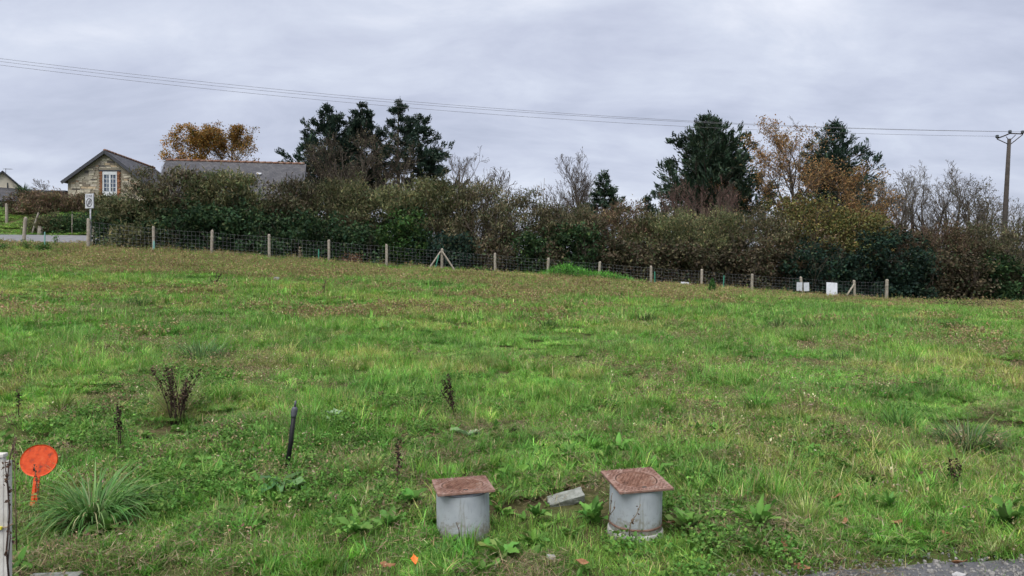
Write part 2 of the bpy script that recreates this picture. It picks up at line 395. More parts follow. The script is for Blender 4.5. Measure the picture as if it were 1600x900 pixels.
# ------------------------------------------------------------------ blades and leaves
def blades(R, B, az, lean, h, w, bend, cols, seg=3, twist=.6):
    """curved tapering blades. B (n,3) roots; lean from vertical at the root, bend added towards the tip"""
    n = len(B); az = np.asarray(az); ts = np.linspace(0, 1, seg+1)
    out = np.stack([np.cos(az), np.sin(az), 0*az], -1); side = np.stack([-np.sin(az+R.normal(0, twist, n)), np.cos(az), 0*az], -1); side = nrm(side)
    P = [B]; 
    for i in range(seg):
        a = lean+bend*((i+.5)/seg)**1.2
        P.append(P[-1]+(h/seg)[:, None]*(np.sin(a)[:, None]*out+np.cos(a)[:, None]*np.array([0, 0, 1.])))
    V = []
    for i in range(seg):
        ww = (w*(1-.75*(i/seg)**1.5)*.5)[:, None]
        V += [P[i]-side*ww, P[i]+side*ww]
    V.append(P[seg]); V = np.stack(V, 1); k = 2*seg+1
    base = (np.arange(n)*k)[:, None]
    Q = np.concatenate([base+np.array([2*i, 2*i+1, 2*i+3, 2*i+2]) for i in range(seg-1)]) if seg > 1 else np.zeros((0, 4), int)
    T = base+np.array([2*seg-2, 2*seg-1, 2*seg])
    return V.reshape(-1, 3), [Q, T], np.repeat(cols, k, 0)
def broad_leaves(R, B, az, lean, l, w, bend, cols, seg=4, fold=.25):
    n = len(B); out = np.stack([np.cos(az), np.sin(az), 0*az], -1); side = np.stack([-np.sin(az), np.cos(az), 0*az], -1)
    P = B.copy(); V = []
    for i in range(seg+1):
        t = i/seg; a = lean+bend*t; prof = np.sin(np.pi*min(.97, max(.07, t**.85)))**.8
        nn = np.stack([-np.cos(a)*np.cos(az), -np.cos(a)*np.sin(az), np.sin(a)], -1)
        ww = (w*prof*.5)[:, None]; wob = (R.normal(0, .06, n)*l)[:, None]*nn
        V += [P-side*ww+nn*ww*fold*2+wob, P, P+side*ww+nn*ww*fold*2-wob]
        if i < seg: P = P+(l/seg)[:, None]*(np.sin(a)[:, None]*out+np.cos(a)[:, None]*np.array([0, 0, 1.]))
    V = np.stack(V, 1); k = 3*(seg+1); base = (np.arange(n)*k)[:, None]
    Q = np.concatenate([base+np.array(q) for i in range(seg) for q in ([3*i, 3*i+1, 3*i+4, 3*i+3], [3*i+1, 3*i+2, 3*i+5, 3*i+4])])
    return V.reshape(-1, 3), [Q], np.repeat(cols, k, 0)

GREEN = [(5, (.128, .272, .050)), (3, (.095, .224, .042)), (2, (.188, .292, .068)), (.7, (.32, .30, .14))]
LUSH = [(5, (.105, .265, .038)), (3, (.078, .21, .034)), (1, (.165, .29, .055))]
PALEG = [(4, (.23, .29, .075)), (3, (.18, .265, .06)), (2, (.31, .305, .13))]
STRAW = [(4, (.34, .29, .16)), (3, (.25, .19, .11)), (2, (.19, .21, .07)), (1, (.44, .39, .26))]
BROWN = [(4, (.22, .155, .10)), (3, (.28, .21, .14)), (1, (.15, .105, .07)), (4, (.16, .22, .06))]
RUST = [(4, (.25, .165, .095)), (3, (.30, .21, .12)), (1, (.18, .12, .07)), (6, (.19, .25, .065)), (2, (.36, .30, .17))]

def tuft(name, R, n, spread, h, w, pal, lean=.35, bend=.9, seg=3, mat='grass', droop=0.0):
    a = R.uniform(0, 2*np.pi, n); r = spread*np.sqrt(R.random(n))
    B = np.stack([r*np.cos(a), r*np.sin(a), np.full(n, -.02)], -1)
    az = a+R.normal(0, .9, n)
    hh = h*np.exp(R.normal(-.1, .35, n)); ww = w*R.uniform(.6, 1.3, n)
    return blades(R, B, az, np.abs(R.normal(0, lean, n)), hh, ww, bend*R.uniform(.2, 1.5, n)+droop, pick(R, pal, n), seg)
def tuft_source(name, *parts, mat='grass'):
    mb = MB()
    for V, Fs, C in parts: mb.add(V, Fs, C)
    return bpy.data.objects.new(name, mb.mesh(name, MAT[mat], True, True))

def scatter(name, pts, rots, scl, idx, sources, label, kind='stuff'):
    me = bpy.data.meshes.new(name); n = len(pts)
    me.vertices.add(n); me.vertices.foreach_set('co', np.ascontiguousarray(pts, np.float32).ravel())
    a = me.attributes.new('spin', 'FLOAT_VECTOR', 'POINT'); a.data.foreach_set('vector', np.ascontiguousarray(rots, np.float32).ravel())
    a = me.attributes.new('size', 'FLOAT_VECTOR', 'POINT'); a.data.foreach_set('vector', np.ascontiguousarray(scl, np.float32).ravel())
    a = me.attributes.new('which', 'INT', 'POINT'); a.data.foreach_set('value', np.ascontiguousarray(idx, np.int32))
    o = obj(name, me); tag(o, label, kind=kind)
    nt = bpy.data.node_groups.new(name+'_nodes', 'GeometryNodeTree')
    nt.interface.new_socket('Geometry', in_out='INPUT', socket_type='NodeSocketGeometry'); nt.interface.new_socket('Geometry', in_out='OUTPUT', socket_type='NodeSocketGeometry')
    N = nt.nodes.new; L = nt.links.new
    gi = N('NodeGroupInput'); go = N('NodeGroupOutput'); jn = N('GeometryNodeJoinGeometry')
    for s in sources:
        oi = N('GeometryNodeObjectInfo'); oi.inputs['Object'].default_value = s; oi.inputs['As Instance'].default_value = False
        g2 = N('GeometryNodeGeometryToInstance'); L(oi.outputs['Geometry'], g2.inputs[0]); L(g2.outputs[0], jn.inputs[0])
    def attr(nm, ty):
        x = N('GeometryNodeInputNamedAttribute'); x.data_type = ty; x.inputs['Name'].default_value = nm; return x.outputs['Attribute']
    ip = N('GeometryNodeInstanceOnPoints'); ip.inputs['Pick Instance'].default_value = True
    L(gi.outputs[0], ip.inputs['Points']); L(jn.outputs[0], ip.inputs['Instance']); L(attr('which', 'INT'), ip.inputs['Instance Index'])
    er = N('FunctionNodeEulerToRotation'); L(attr('spin', 'FLOAT_VECTOR'), er.inputs[0]); L(er.outputs[0], ip.inputs['Rotation'])
    L(attr('size', 'FLOAT_VECTOR'), ip.inputs['Scale']); L(ip.outputs[0], go.inputs[0])
    md = o.modifiers.new('scatter', 'NODES'); md.node_group = nt
    return o

PIPES = [(-.289, 4.40), (.745, 4.46)]
def zone(R, n_per, d0, d1, marg=1.22, extra=.8):
    """random points of the field between two distances, within view and a step to either side"""
    area = (d1*d1-d0*d0)*(800/F)*marg+2*extra*(d1-d0); n = int(area*n_per)
    d = np.sqrt(R.uniform(d0*d0, d1*d1, n)); hw = d*(800/F)*marg+extra
    return R.uniform(-1, 1, n)*hw, d
def fence_y(x): return 32.55+0.0926*(x-.6)*1.0
def keep_mask(x, y, pad=0.0):
    k = (y > verge_y(x)+.02+pad) & (np.abs(y-lane_y(x)) > 3.55)
    for px, py in PIPES: k &= (x-px)**2+(y-py)**2 > .172**2
    k &= ~((x < -2.10) & (x > -3.0) & (y > 2.9) & (y < 3.3))
    return k

R = np.random.default_rng(21)
def sward(R, radius, n, nc, h, w, pal, seg=3, straw=.035):
    """a patch of matted grass: blades grow in small clumps that share direction, height and tone"""
    a = R.uniform(0, 6.28, nc); r = radius*np.sqrt(R.random(nc)); cx, cy = r*np.cos(a), r*np.sin(a)
    caz = R.uniform(0, 6.28, nc); cl = R.uniform(.25, 1.15, nc); chh = np.exp(R.normal(-.05, .32, nc)); tone = np.exp(R.normal(0, .2, nc)); cs = .012+.03*R.random(nc)
    i = R.integers(0, nc, n)
    B = np.stack([cx[i]+R.normal(0, 1, n)*cs[i]*(radius/.34)**.5, cy[i]+R.normal(0, 1, n)*cs[i]*(radius/.34)**.5, np.full(n, -.015)], -1)
    col = pick(R, pal, n, .2)*tone[i][:, None]; st = R.random(n) < straw; col[st] = pick(R, STRAW, int(st.sum()))
    return blades(R, B, caz[i]+R.normal(0, .9, n), np.clip(cl[i]+R.normal(0, .25, n), .02, 1.35), h*chh[i]*np.exp(R.normal(0, .25, n)), w*R.uniform(.6, 1.3, n), R.uniform(.2, 1.3, n), col, seg)
short = [tuft_source('grass_tuft', tuft('', R, 30, .08, .075, .0042, GREEN, .6, 1.0)) for _ in range(4)]
turf = [tuft_source('turf_patch', sward(R, .34, 2700, 90, .068, .0056, GREEN)) for _ in range(6)]
turf_far = [tuft_source('turf_patch', sward(R, .6, 1200, 80, .085, .0125, GREEN, 2, .08)) for _ in range(6)]
lush = [tuft_source('lush_tuft', sward(R, .2, 500, 16, .085, .0058, LUSH, 3, .02)) for _ in range(4)]
pale = [tuft_source('pale_patch', sward(R, .32, 1000, 50, .085, .005, PALEG, 3, .22)) for _ in range(4)]

def place(R, x, y, nsrc, s0, s1, tilt=.12, hz=None):
    n = len(x); z = H(x, y)
    s = R.uniform(s0, s1, n)
    sc = np.stack([s, s, s*R.uniform(.75, 1.25, n)*(1 if hz is None else hz)], -1)
    ro = np.stack([R.normal(0, tilt, n), R.normal(0, tilt, n), R.uniform(0, 6.28, n)], -1)
    return [np.stack([x, y, z], -1), ro, sc, R.integers(0, nsrc, n)]
def cat(*a): return [np.concatenate(v) for v in zip(*a)]
def lumps(x, y): return fbm(x*.9+31, y*.9+4)              # where the sward grows taller
def lump_h(x, y): return .55+.95*sstep(.3, .7, lumps(x, y))
# worn verge: single short tufts, thinning out to the asphalt
x1, y1 = zone(R, 430, 3.4, 6.2); k = keep_mask(x1, y1, -.16) & (y1 < verge_y(x1)+1.0) & (R.random(len(x1)) < .05+.2*sstep(-.2, .02, y1-verge_y(x1))+.75*sstep(-.05, .5, y1-verge_y(x1)+.35*(fbm(x1*2.2, y1*2.2)-.5))); x1, y1 = x1[k], y1[k]
scatter('verge_grass', *place(R, x1, y1, len(short), .6, 1.15), short, 'thin short grass on the worn verge')
x2, y2 = zone(R, 7.5, 3.75, 9.0); k = keep_mask(x2, y2, .26); x2, y2 = x2[k], y2[k]
x3, y3 = zone(R, 6.0, 9.0, 14.0)
scatter('grass', *cat(place(R, x2, y2, len(turf), .8, 1.15, .05, lump_h(x2, y2)*(.6+.4*sstep(.4, 1.4, y2-verge_y(x2)))*(1-.35*np.exp(-((x2-.2)**2/.9**2+(y2-4.15)**2/.35**2)))), place(R, x3, y3, len(turf), .9, 1.25, .05, lump_h(x3, y3))), turf, 'matted green meadow grass covering the field')
x4, y4 = zone(R, 5.0, 13.5, 36.5, 1.2, 1.5); k = keep_mask(x4, y4, 0); x4, y4 = x4[k], y4[k]
xb = R.uniform(-46, -21, 1100); yb = R.uniform(41.5, 53, 1100)
scatter('far_grass', *cat(place(R, x4, y4, len(turf_far), .8, 1.2, .04, lump_h(x4, y4)), place(R, xb, yb, len(turf_far), .8, 1.2, .04)), turf_far, 'meadow grass in the far part of the field and on the bank')
x5, y5 = zone(R, 14, 3.9, 26.0); k = keep_mask(x5, y5, .25) & (fbm(x5*.7+3, y5*.7+60) > .56); x5, y5 = x5[k], y5[k]
scatter('lush_grass', *place(R, x5, y5, len(lush), .6, 1.25), lush, 'brighter lush patches of grass in the field')
x6, y6 = zone(R, 9, 4.1, 32.0); k = keep_mask(x6, y6, .3) & (fbm(x6*.45+23, y6*.8+160) > .595); x6, y6 = x6[k], y6[k]
scatter('pale_grass', *place(R, x6, y6, len(pale), .7, 1.4, .06), pale, 'yellowish straw mixed patches of grass in the field')

# dry weeds: thin brown stalks in drifts, thick towards the fence
def dry_source(R, n, spread, h, w, pal, tw=True):
    V, Fs, C = tuft('', R, n, spread, h, w, pal, .3, .5, 2)
    mb = MB(); mb.add(V, Fs, C)
    if tw:
        m = n*5; i = R.integers(0, n, m); k = 5
        tip = V.reshape(n, k, 3)[i, 4]; mid_ = V.reshape(n, k, 3)[i, 2]; f = R.uniform(.2, 1, (m, 1))
        c = mid_*(1-f)+tip*f+R.normal(0, .015, (m, 3)); q, Q = leaf_quads(R, c, R.uniform(.012, .03, m)*max(1, w/.004), .5)
        mb.add(q, [Q], np.repeat(pick(R, pal, m), 4, 0))
    return bpy.data.objects.new('dry_stalks', mb.mesh('dry_stalks', MAT['dry'], True))
dry_near = [dry_source(R, 22, .22, .115, .0028, BROWN+STRAW) for _ in range(4)]
dry_far = [dry_source(R, 120, .6, .12, .008, RUST) for _ in range(4)]
x6, y6 = zone(R, 24, 3.75, 16.0); k = keep_mask(x6, y6) & (fbm(x6*.6+90, y6*.9+8)+.10*sstep(6.5, 4.5, y6)*sstep(.6, 1.6, x6) > .53+.07*R.normal(size=len(x6))); x6, y6 = x6[k], y6[k]
scatter('dry_weeds', *place(R, x6, y6, 4, .5, 1.2, .25), dry_near, 'wispy brown dry weed stalks among the grass')
x7, y7 = zone(R, 7.5, 12.0, 35.6, 1.2, 1.5)
pr = .62*fbm(x7*.22+9, y7*.5+70)+.38*fbm(x7*.9, y7*1.5+11)+.22*sstep(14, 31, y7)+.10*sstep(-2, -14, x7)*sstep(18, 28, y7)-.05*sstep(6, 18, x7)
k = keep_mask(x7, y7) & (R.random(len(x7)) < sstep(.53, .84, pr)); x7, y7 = x7[k], y7[k]
scatter('far_dry_weeds', *place(R, x7, y7, 4, .6, 1.2, .1), dry_far, 'reddish brown drift of dead weeds towards the fence')

def thatch_source(R):
    n = 150; r = .2*np.sqrt(R.random(n)); a = R.uniform(0, 6.28, n); B = np.stack([r*np.cos(a), r*np.sin(a), R.uniform(.0, .035, n)], -1)
    return tuft_source('thatch', blades(R, B, R.uniform(0, 6.28, n), R.uniform(1.1, 1.6, n), R.uniform(.03, .10, n), R.uniform(.002, .005, n), R.uniform(-.2, .4, n), pick(R, [(3, (.22, .16, .10)), (3, (.15, .11, .07)), (2, (.30, .25, .16)), (2, (.13, .16, .05))], n), 2), mat='dry')
thatch = [thatch_source(R) for _ in range(4)]
xt, yt_ = zone(R, 34, 3.6, 8.5); k = keep_mask(xt, yt_, -.05) & (R.random(len(xt)) < .12+.8*sstep(.50, .64, fbm(xt*1.3+7, yt_*1.3+44))*sstep(8.5, 5, yt_)); xt, yt_ = xt[k], yt_[k]
tp_ = place(R, xt, yt_, 4, .6, 1.3, .1); tp_[0][:, 2] += .022
scatter('dead_thatch', *tp_, thatch, 'flattened brown dead grass in the verge')

# low broad leaved weeds and clover in the foreground
def weed_source(R, n, l, w, pal, lean=.9):
    az = R.uniform(0, 6.28, n); B = np.stack([.01*np.cos(az), .01*np.sin(az), 0*az+.005], -1)
    V, Fs, C = broad_leaves(R, B, az, np.clip(R.normal(lean, .25, n), .1, 1.4), l*R.uniform(.5, 1.2, n), w*R.uniform(.7, 1.2, n), R.uniform(.1, .8, n), pick(R, pal, n, .18))
    return bpy.data.objects.new('weed_rosette', MB().add(V, Fs, C).mesh('weed_rosette', MAT['broad'], True, True))
WEED = [(4, (.09, .20, .035)), (3, (.12, .24, .045)), (1, (.20, .23, .08))]
weeds = [weed_source(R, int(R.integers(7, 13)), .09, .03, WEED) for _ in range(5)]
def clover_source(R):
    n = 60; r = .13*np.sqrt(R.random(n)); a = R.uniform(0, 6.28, n); c = np.stack([r*np.cos(a), r*np.sin(a), R.uniform(.02, .09, n)], -1)
    V, Q = leaf_quads(R, np.repeat(c, 3, 0)+R.normal(0, .007, (3*n, 3)), R.uniform(.014, .024, 3*n), .85, None, 1, 2.5)
    return bpy.data.objects.new('clover', MB().add(V, [Q], np.repeat(pick(R, [(3, (.085, .19, .035)), (2, (.12, .23, .045))], 3*n), 4, 0)).mesh('clover', MAT['broad'], True))
clovers = [clover_source(R) for _ in range(3)]
x8, y8 = zone(R, 62, 3.7, 6.6); k = keep_mask(x8, y8) & (R.random(len(x8)) < .14+.5*sstep(.48, .62, fbm(x8*.9+50, y8*.9))); x8, y8 = x8[k], y8[k]
scatter('ground_weeds', *place(R, x8, y8, 5, .45, 1.35, .15), weeds, 'low broad leaved green weeds growing in the verge')
x9, y9 = zone(R, 22, 3.75, 9.0); k = keep_mask(x9, y9) & (fbm(x9*.8+15, y9*.8+33) > .60); x9, y9 = x9[k], y9[k]
scatter('clover_cover', *place(R, x9, y9, 3, .7, 1.3, .1), clovers, 'small round leaved clover cover in the foreground')
# grit on the asphalt edge
def grit_source(R):
    bm = bmesh.new(); bmesh.ops.create_icosphere(bm, subdivisions=1, radius=.008)
    for v in bm.verts: v.co *= R.uniform(.7, 1.3); v.co.z *= .7
    me = bpy.data.meshes.new('grit'); bm.to_mesh(me); bm.free(); me.materials.append(MAT['grit']); return bpy.data.objects.new('grit', me)
MAT['grit'] = surf('grit_stone', [(.3, (.10, .095, .09)), (.7, (.27, .26, .24))], 40, 3, .9, 0)
grits = [grit_source(R) for _ in range(3)]
xg = np.concatenate([R.uniform(-3.5, 1.3, 700), R.uniform(1.0, 5, 4200)]); yg = verge_y(xg)+R.normal(-.25, .22, len(xg)); k = (yg > 2.9); xg, yg = xg[k], yg[k]
P = np.stack([xg, yg, np.maximum(H(xg, yg), -.012)+.002], -1); n = len(P)
scatter('gravel', P, R.uniform(0, 6.28, (n, 3)), R.uniform(.35, 1.5, (n, 1))*np.ones((1, 3)), R.integers(0, 3, n), grits, 'loose grey grit along the asphalt edge')

# ------------------------------------------------------------------ hedge shrubs
DARKG = [(5, (0.021, 0.0441, 0.021)), (3, (0.0336, 0.063, 0.0252)), (1, (0.0577, 0.0787, 0.0315))]
IVY = [(5, (.018, .038, .016)), (3, (.028, .056, .02)), (1, (.055, .085, .028))]
BRIGHT = [(5, (.034, .075, .018)), (3, (.022, .05, .016)), (1, (.075, .11, .03))]
OLIVE = [(4, (0.1126, 0.1126, 0.0512)), (3, (0.0819, 0.0896, 0.041)), (2, (0.1434, 0.1254, 0.064)), (3, (0.0486, 0.0666, 0.0294))]
BRN = [(4, (0.105, 0.0896, 0.0538)), (3, (0.0742, 0.064, 0.041)), (2, (0.128, 0.1126, 0.0614)), (3, (0.0589, 0.0717, 0.0346))]
REDB = [(4, (0.128, 0.087, 0.0563)), (3, (0.0922, 0.0666, 0.0461)), (2, (0.1472, 0.1126, 0.0589)), (2, (0.0704, 0.0794, 0.0384))]
YELG = [(4, (0.1231, 0.1184, 0.0379)), (3, (0.0947, 0.0947, 0.0332)), (2, (0.1421, 0.0995, 0.0379)), (2, (0.0474, 0.0616, 0.0237))]
BLUEG = [(5, (.014, .030, .022)), (3, (.022, .045, .028)), (1, (.04, .06, .032))]
DARKB = [(4, (0.0704, 0.0576, 0.0358)), (3, (0.0512, 0.0435, 0.0282)), (2, (0.096, 0.0794, 0.0461)), (2, (0.0448, 0.0576, 0.0282))]
TEAL = [(3, (.02, .045, .03)), (2, (.03, .06, .035))]

def shrub(name, label, px0, px1, ytop, dist, depth, pal, leaves, lsize, stems, twigs, twig_mat, seed, pal2=None, whips=0, group='hedge shrubs behind the wire fence', cat='shrub', up=.9, base_y=None, clump=.2, hole=.0):
    R = np.random.default_rng(seed)
    cx = ((px0+px1)/2-CX)/F*dist; w = (px1-px0)/F*dist; g = ground(cx, dist)
    if base_y is not None: g.z = base_y
    h = CZ+(HY-ytop)/F*dist-g.z
    root = empty(name, g); tag(root, label, cat, group)
    rx, ry = w*.55, depth*.5
    # stems, branches, twigs
    n = stems; bx = R.uniform(-.75, .75, n)*rx; by = R.uniform(-.6, .6, n)*ry
    P0 = np.stack([bx, by, np.full(n, -.15)], -1)
    D0 = np.stack([bx/rx*.35+R.normal(0, .15, n), by/ry*.3+R.normal(0, .15, n), np.ones(n)], -1)
    top = 1-.35*np.abs(bx/rx)**2
    out = grow(R, P0, D0, h*.72*top*R.uniform(.7, 1.05, n), np.full(n, .018+.008*h/3), [
        dict(k=5, wig=.13, up=.35, tap=.35, n=5, t0=.25, ang=.65, lf=.55, rf=.7),
        dict(k=4, wig=.18, up=.4, tap=.35, n=twigs, t0=.15, ang=.65, lf=.5, rf=.6, rmin=.006),
        dict(k=3, wig=.22, up=up*.4, tap=.4, n=3, t0=.15, ang=.6, lf=.55, rf=.7, rmin=.0055),
        dict(k=1, wig=.2, up=up*.4, tap=.5, rmin=.0045)])
    if whips:
        m = whips; x = R.uniform(-.9, .9, m)*rx; y = R.uniform(-.5, .5, m)*ry
        ww = grow(R, np.stack([x, y, np.full(m, h*.62)], -1), np.stack([R.normal(0, .22, m), R.normal(0, .2, m), np.ones(m)], -1), h*.42*R.uniform(.5, 1.15, m)*(1-.3*np.abs(x/rx)), np.full(m, .011), [
            dict(k=4, wig=.1, up=.3, tap=.35, n=5, t0=.2, ang=.5, lf=.42, rf=.7, rmin=.006), dict(k=2, wig=.15, up=.3, tap=.5, rmin=.005)])
        out = out[:1]+out[1:]+ww
    tag(obj('stems', wood_mesh('stems', out, MAT[twig_mat], (5, 4, 3, 3, 3, 3)), root), kind='stuff')
    # foliage in clumps that fill a rounded block down to the ground, ragged on top
    nc = max(60, int(w*h*depth*6)); u = R.uniform(-1.05, 1.05, (nc*4, 3)); u[:, 2] = R.uniform(0, 1.04, nc*4)
    e = 3.4; fine = lsize < .095; leaves = int(leaves*(2.45 if fine else 1.7)); lsize = lsize*(1.13 if fine else 1.23); q = np.abs(u[:, 0])**e+np.abs(u[:, 1])**e+np.abs(u[:, 2])**e
    lim = .72+.62*fbm(u[:, 0]*rx*1.1+seed*3.7, u[:, 1]*ry*.8+u[:, 2]*h*.9+seed)
    u = u[(q < lim) & (R.random(len(q)) > hole)][:nc]; nc = len(u)
    cc = u*np.array([rx, ry, h]); cc[:, 2] = np.maximum(cc[:, 2], .05)
    i = R.integers(0, nc, leaves); C = cc[i]+R.normal(0, clump, (leaves, 3))*np.array([1, 1, .8]); C[:, 2] = np.abs(C[:, 2])
    hz = C[:, 2]/h
    col = pick(R, pal, leaves, .17)
    if pal2 is not None:                                             # a second plant grown up through the lower half
        low = R.random(leaves) < sstep(.72, .38, hz+.5*(fbm(C[:, 0]*1.2+seed, C[:, 2]*1.2)-.5)); col[low] = pick(R, pal2, int(low.sum()), .17)
    else: low = np.zeros(leaves, bool)
    col = col*np.exp(R.normal(0, .22, nc))[i][:, None]*np.exp(.9*(fbm(C[:, 0]*.9+seed*1.7, C[:, 2]*.9+seed)-.5))[:, None]
    sz = lsize*R.uniform(.6, 1.4, leaves)
    twig = np.zeros(leaves, bool)                                     # short upright twiglets among the leaves of the bare species
    for pp, mm in ((pal, ~low), (pal2, low)):
        if pp in (BRN, OLIVE, REDB): twig |= mm & (R.random(leaves) < .62)
    sz[twig] *= 2.0; asp = np.where(twig, .17, .62); td = np.where(twig[:, None], np.array([[0, 0, 1.1]])+.5*nrm(C-np.array([0, 0, h*.3])), np.array([[0, 0, -.25]]))
    V, Q = leaf_quads(R, C, sz, asp, td, 1.0, .3); obj('foliage', mesh_from('foliage', V, [Q], [MAT['leaf']], np.repeat(col, 4, 0)), root)
    return root
HG = 'hedge shrubs behind the wire fence'
SH = [
 # px0, px1, ytop, extra distance, depth, palette, lower palette, leaves, size, stems, twigs, twig material, whips, label
 (168, 262, 308, 2.3, 2.4, OLIVE, DARKG, 8500, .10, 6, 4, 'twig', 8, 'olive and dark green shrub ending the hedge beside the road sign'),
 (205, 330, 262, 3.6, 3.0, BRN, DARKG, 11000, .10, 8, 5, 'twig', 14, 'tall brown topped shrub screening the corner of the stone gable'),
 (300, 420, 272, 3.2, 2.8, OLIVE, DARKG, 11000, .10, 8, 5, 'twig_olive', 12, 'dark green shrub below the left half of the long slate roof'),
 (395, 500, 286, 3.4, 2.8, BRN, DARKG, 10000, .10, 7, 5, 'twig', 12, 'brown topped shrub below the right end of the long slate roof'),
 (475, 585, 280, 3.6, 2.8, OLIVE, BRN, 9000, .09, 8, 6, 'twig_olive', 22, 'olive twiggy shrub below the first two dark conifers'),
 (560, 665, 282, 3.4, 2.8, OLIVE, DARKG, 9500, .10, 8, 5, 'twig_olive', 18, 'olive brown shrub with dark base below the broken topped conifer'),
 (640, 735, 276, 3.8, 2.6, OLIVE, BRN, 8500, .09, 8, 6, 'twig_olive', 26, 'yellowish twiggy shrub at the foot of the widest clumped conifer'),
 (705, 800, 282, 3.2, 2.6, BRN, BRN, 7500, .085, 9, 6, 'twig', 30, 'brown shrub with tall bare whips beside the braced fence post'),
 (775, 870, 306, 3.4, 2.6, BRN, OLIVE, 8000, .085, 8, 6, 'twig', 22, 'grey brown twiggy shrub in front of the dead forked stem'),
 (845, 935, 322, 3.0, 2.6, BRN, IVY, 8500, .09, 8, 5, 'twig', 16, 'brown shrub with dark ivy below the fan shaped bare tree'),
 (910, 1015, 320, 3.6, 2.6, REDB, OLIVE, 8500, .085, 8, 6, 'twig_red', 20, 'russet tinged shrub below the small pointed conifer'),
 (990, 1090, 326, 3.2, 2.6, OLIVE, OLIVE, 8000, .085, 8, 6, 'twig_olive', 24, 'pale olive twiggy shrub with a light bare trunk'),
 (1065, 1165, 328, 3.4, 2.6, OLIVE, BRN, 8000, .085, 8, 6, 'twig_olive', 24, 'olive brown shrub below the big dense conifer'),
 (1140, 1235, 326, 3.2, 2.6, BRN, REDB, 8000, .085, 8, 6, 'twig', 18, 'brown shrub between big conifer and yellowing shrub'),
 (1190, 1320, 308, 3.8, 3.0, YELG, REDB, 11500, .10, 8, 5, 'twig', 12, 'yellow green shrub with russet lower half below the orange oak'),
 (1290, 1390, 332, 3.0, 3.0, YELG, BLUEG, 10500, .10, 7, 5, 'twig', 8, 'yellow topped dark green shrub behind the tilted white board'),
 (1360, 1450, 352, 3.2, 2.6, REDB, DARKG, 8000, .085, 8, 6, 'twig_red', 22, 'reddish brown twiggy shrub above the dark blue green bush'),
 (1425, 1515, 350, 3.4, 2.6, REDB, BRN, 8000, .085, 8, 6, 'twig_red', 26, 'reddish twiggy shrub beyond the last fence post'),
 (1490, 1585, 348, 3.0, 2.6, BRN, BRN, 8000, .085, 8, 6, 'twig', 22, 'brown twiggy shrub hiding the foot of the power pole'),
 (1560, 1680, 346, 3.2, 2.8, BRN, OLIVE, 8500, .085, 8, 6, 'twig', 20, 'brown shrub at the right edge of the picture'),
]
def hedge_y(px):
    x = (px-CX)/F*33.0; return float(fence_y(x))
for i, (a, b, yt, dd, dep, p1, p2, nl, ls, st, tw, tm, wh, lab) in enumerate(SH):
    shrub('hedge_shrub', lab, a, b, yt, hedge_y((a+b)/2)+dd, dep, p1, nl, ls, st, tw, tm, 100+i, p2, wh)
# low evergreen bushes and brambles in front
LOW = [
 (172, 260, 352, 1.1, 1.2, OLIVE, 3000, 'low olive bramble at the hedge end by the road sign'),
 (240, 345, 322, 1.5, 1.6, DARKG, 5000, 'dark green bramble bank between the first two hedge posts'),
 (330, 440, 326, 1.5, 1.6, DARKG, 5000, 'dark green bramble bank below the middle of the slate roof'),
 (425, 535, 332, 1.5, 1.6, DARKG, 5000, 'dark bramble bank behind the fourth hedge fence post'),
 (520, 610, 350, 1.5, 1.5, DARKG, 4000, 'low dark bramble behind the dead bracken'),
 (596, 668, 332, 1.4, 1.3, BRIGHT, 3600, 'bright green leafy bush in the dark of the hedge'),
 (640, 735, 368, 1.4, 1.4, BLUEG, 3600, 'low black green bush behind the braced post'),
 (800, 850, 366, 1.4, 1.2, IVY, 1800, 'small green ivy bush left of the mown grass heap'),
 (725, 810, 372, 1.7, 1.6, DARKB, 4200, 'low dark brown thicket right of the braced post'),
 (845, 880, 380, 1.7, 1.4, DARKB, 2000, 'narrow dark brown thicket beside the mown grass heap'),
 (925, 1015, 372, 1.7, 1.6, DARKB, 4600, 'low dark brown thicket right of the mown grass heap'),
 (1005, 1110, 378, 1.8, 1.6, DARKB, 4800, 'low dark brown thicket behind the crumpled white bag'),
 (1100, 1235, 380, 1.8, 1.6, DARKB, 5600, 'low dark brown thicket behind the tiny conifer'),
 (1440, 1550, 392, 1.7, 1.6, DARKB, 4600, 'low dark brown thicket right of the last fence post'),
 (862, 935, 352, 1.5, 1.3, IVY, 3200, 'dark ivy bush behind the mown grass heap'),
 (1225, 1330, 372, 1.4, 1.4, BLUEG, 4200, 'low dark bush behind the pair of white boards'),
 (1315, 1458, 364, 1.7, 2.0, BLUEG, 9000, 'large dark blue green evergreen bush behind the last fence post'),
 (1540, 1612, 396, 1.4, 1.4, IVY, 3600, 'dark ivy covered bush below the power pole'),
]
for i, (a, b, yt, dd, dep, p1, nl, lab) in enumerate(LOW):
    shrub('low_bush', lab, a, b, yt, hedge_y((a+b)/2)+dd, dep, p1, int(nl*.64), .122, 4, 3, 'twig', 300+i, None, 0, 'low bushes along the hedge foot', 'bush')
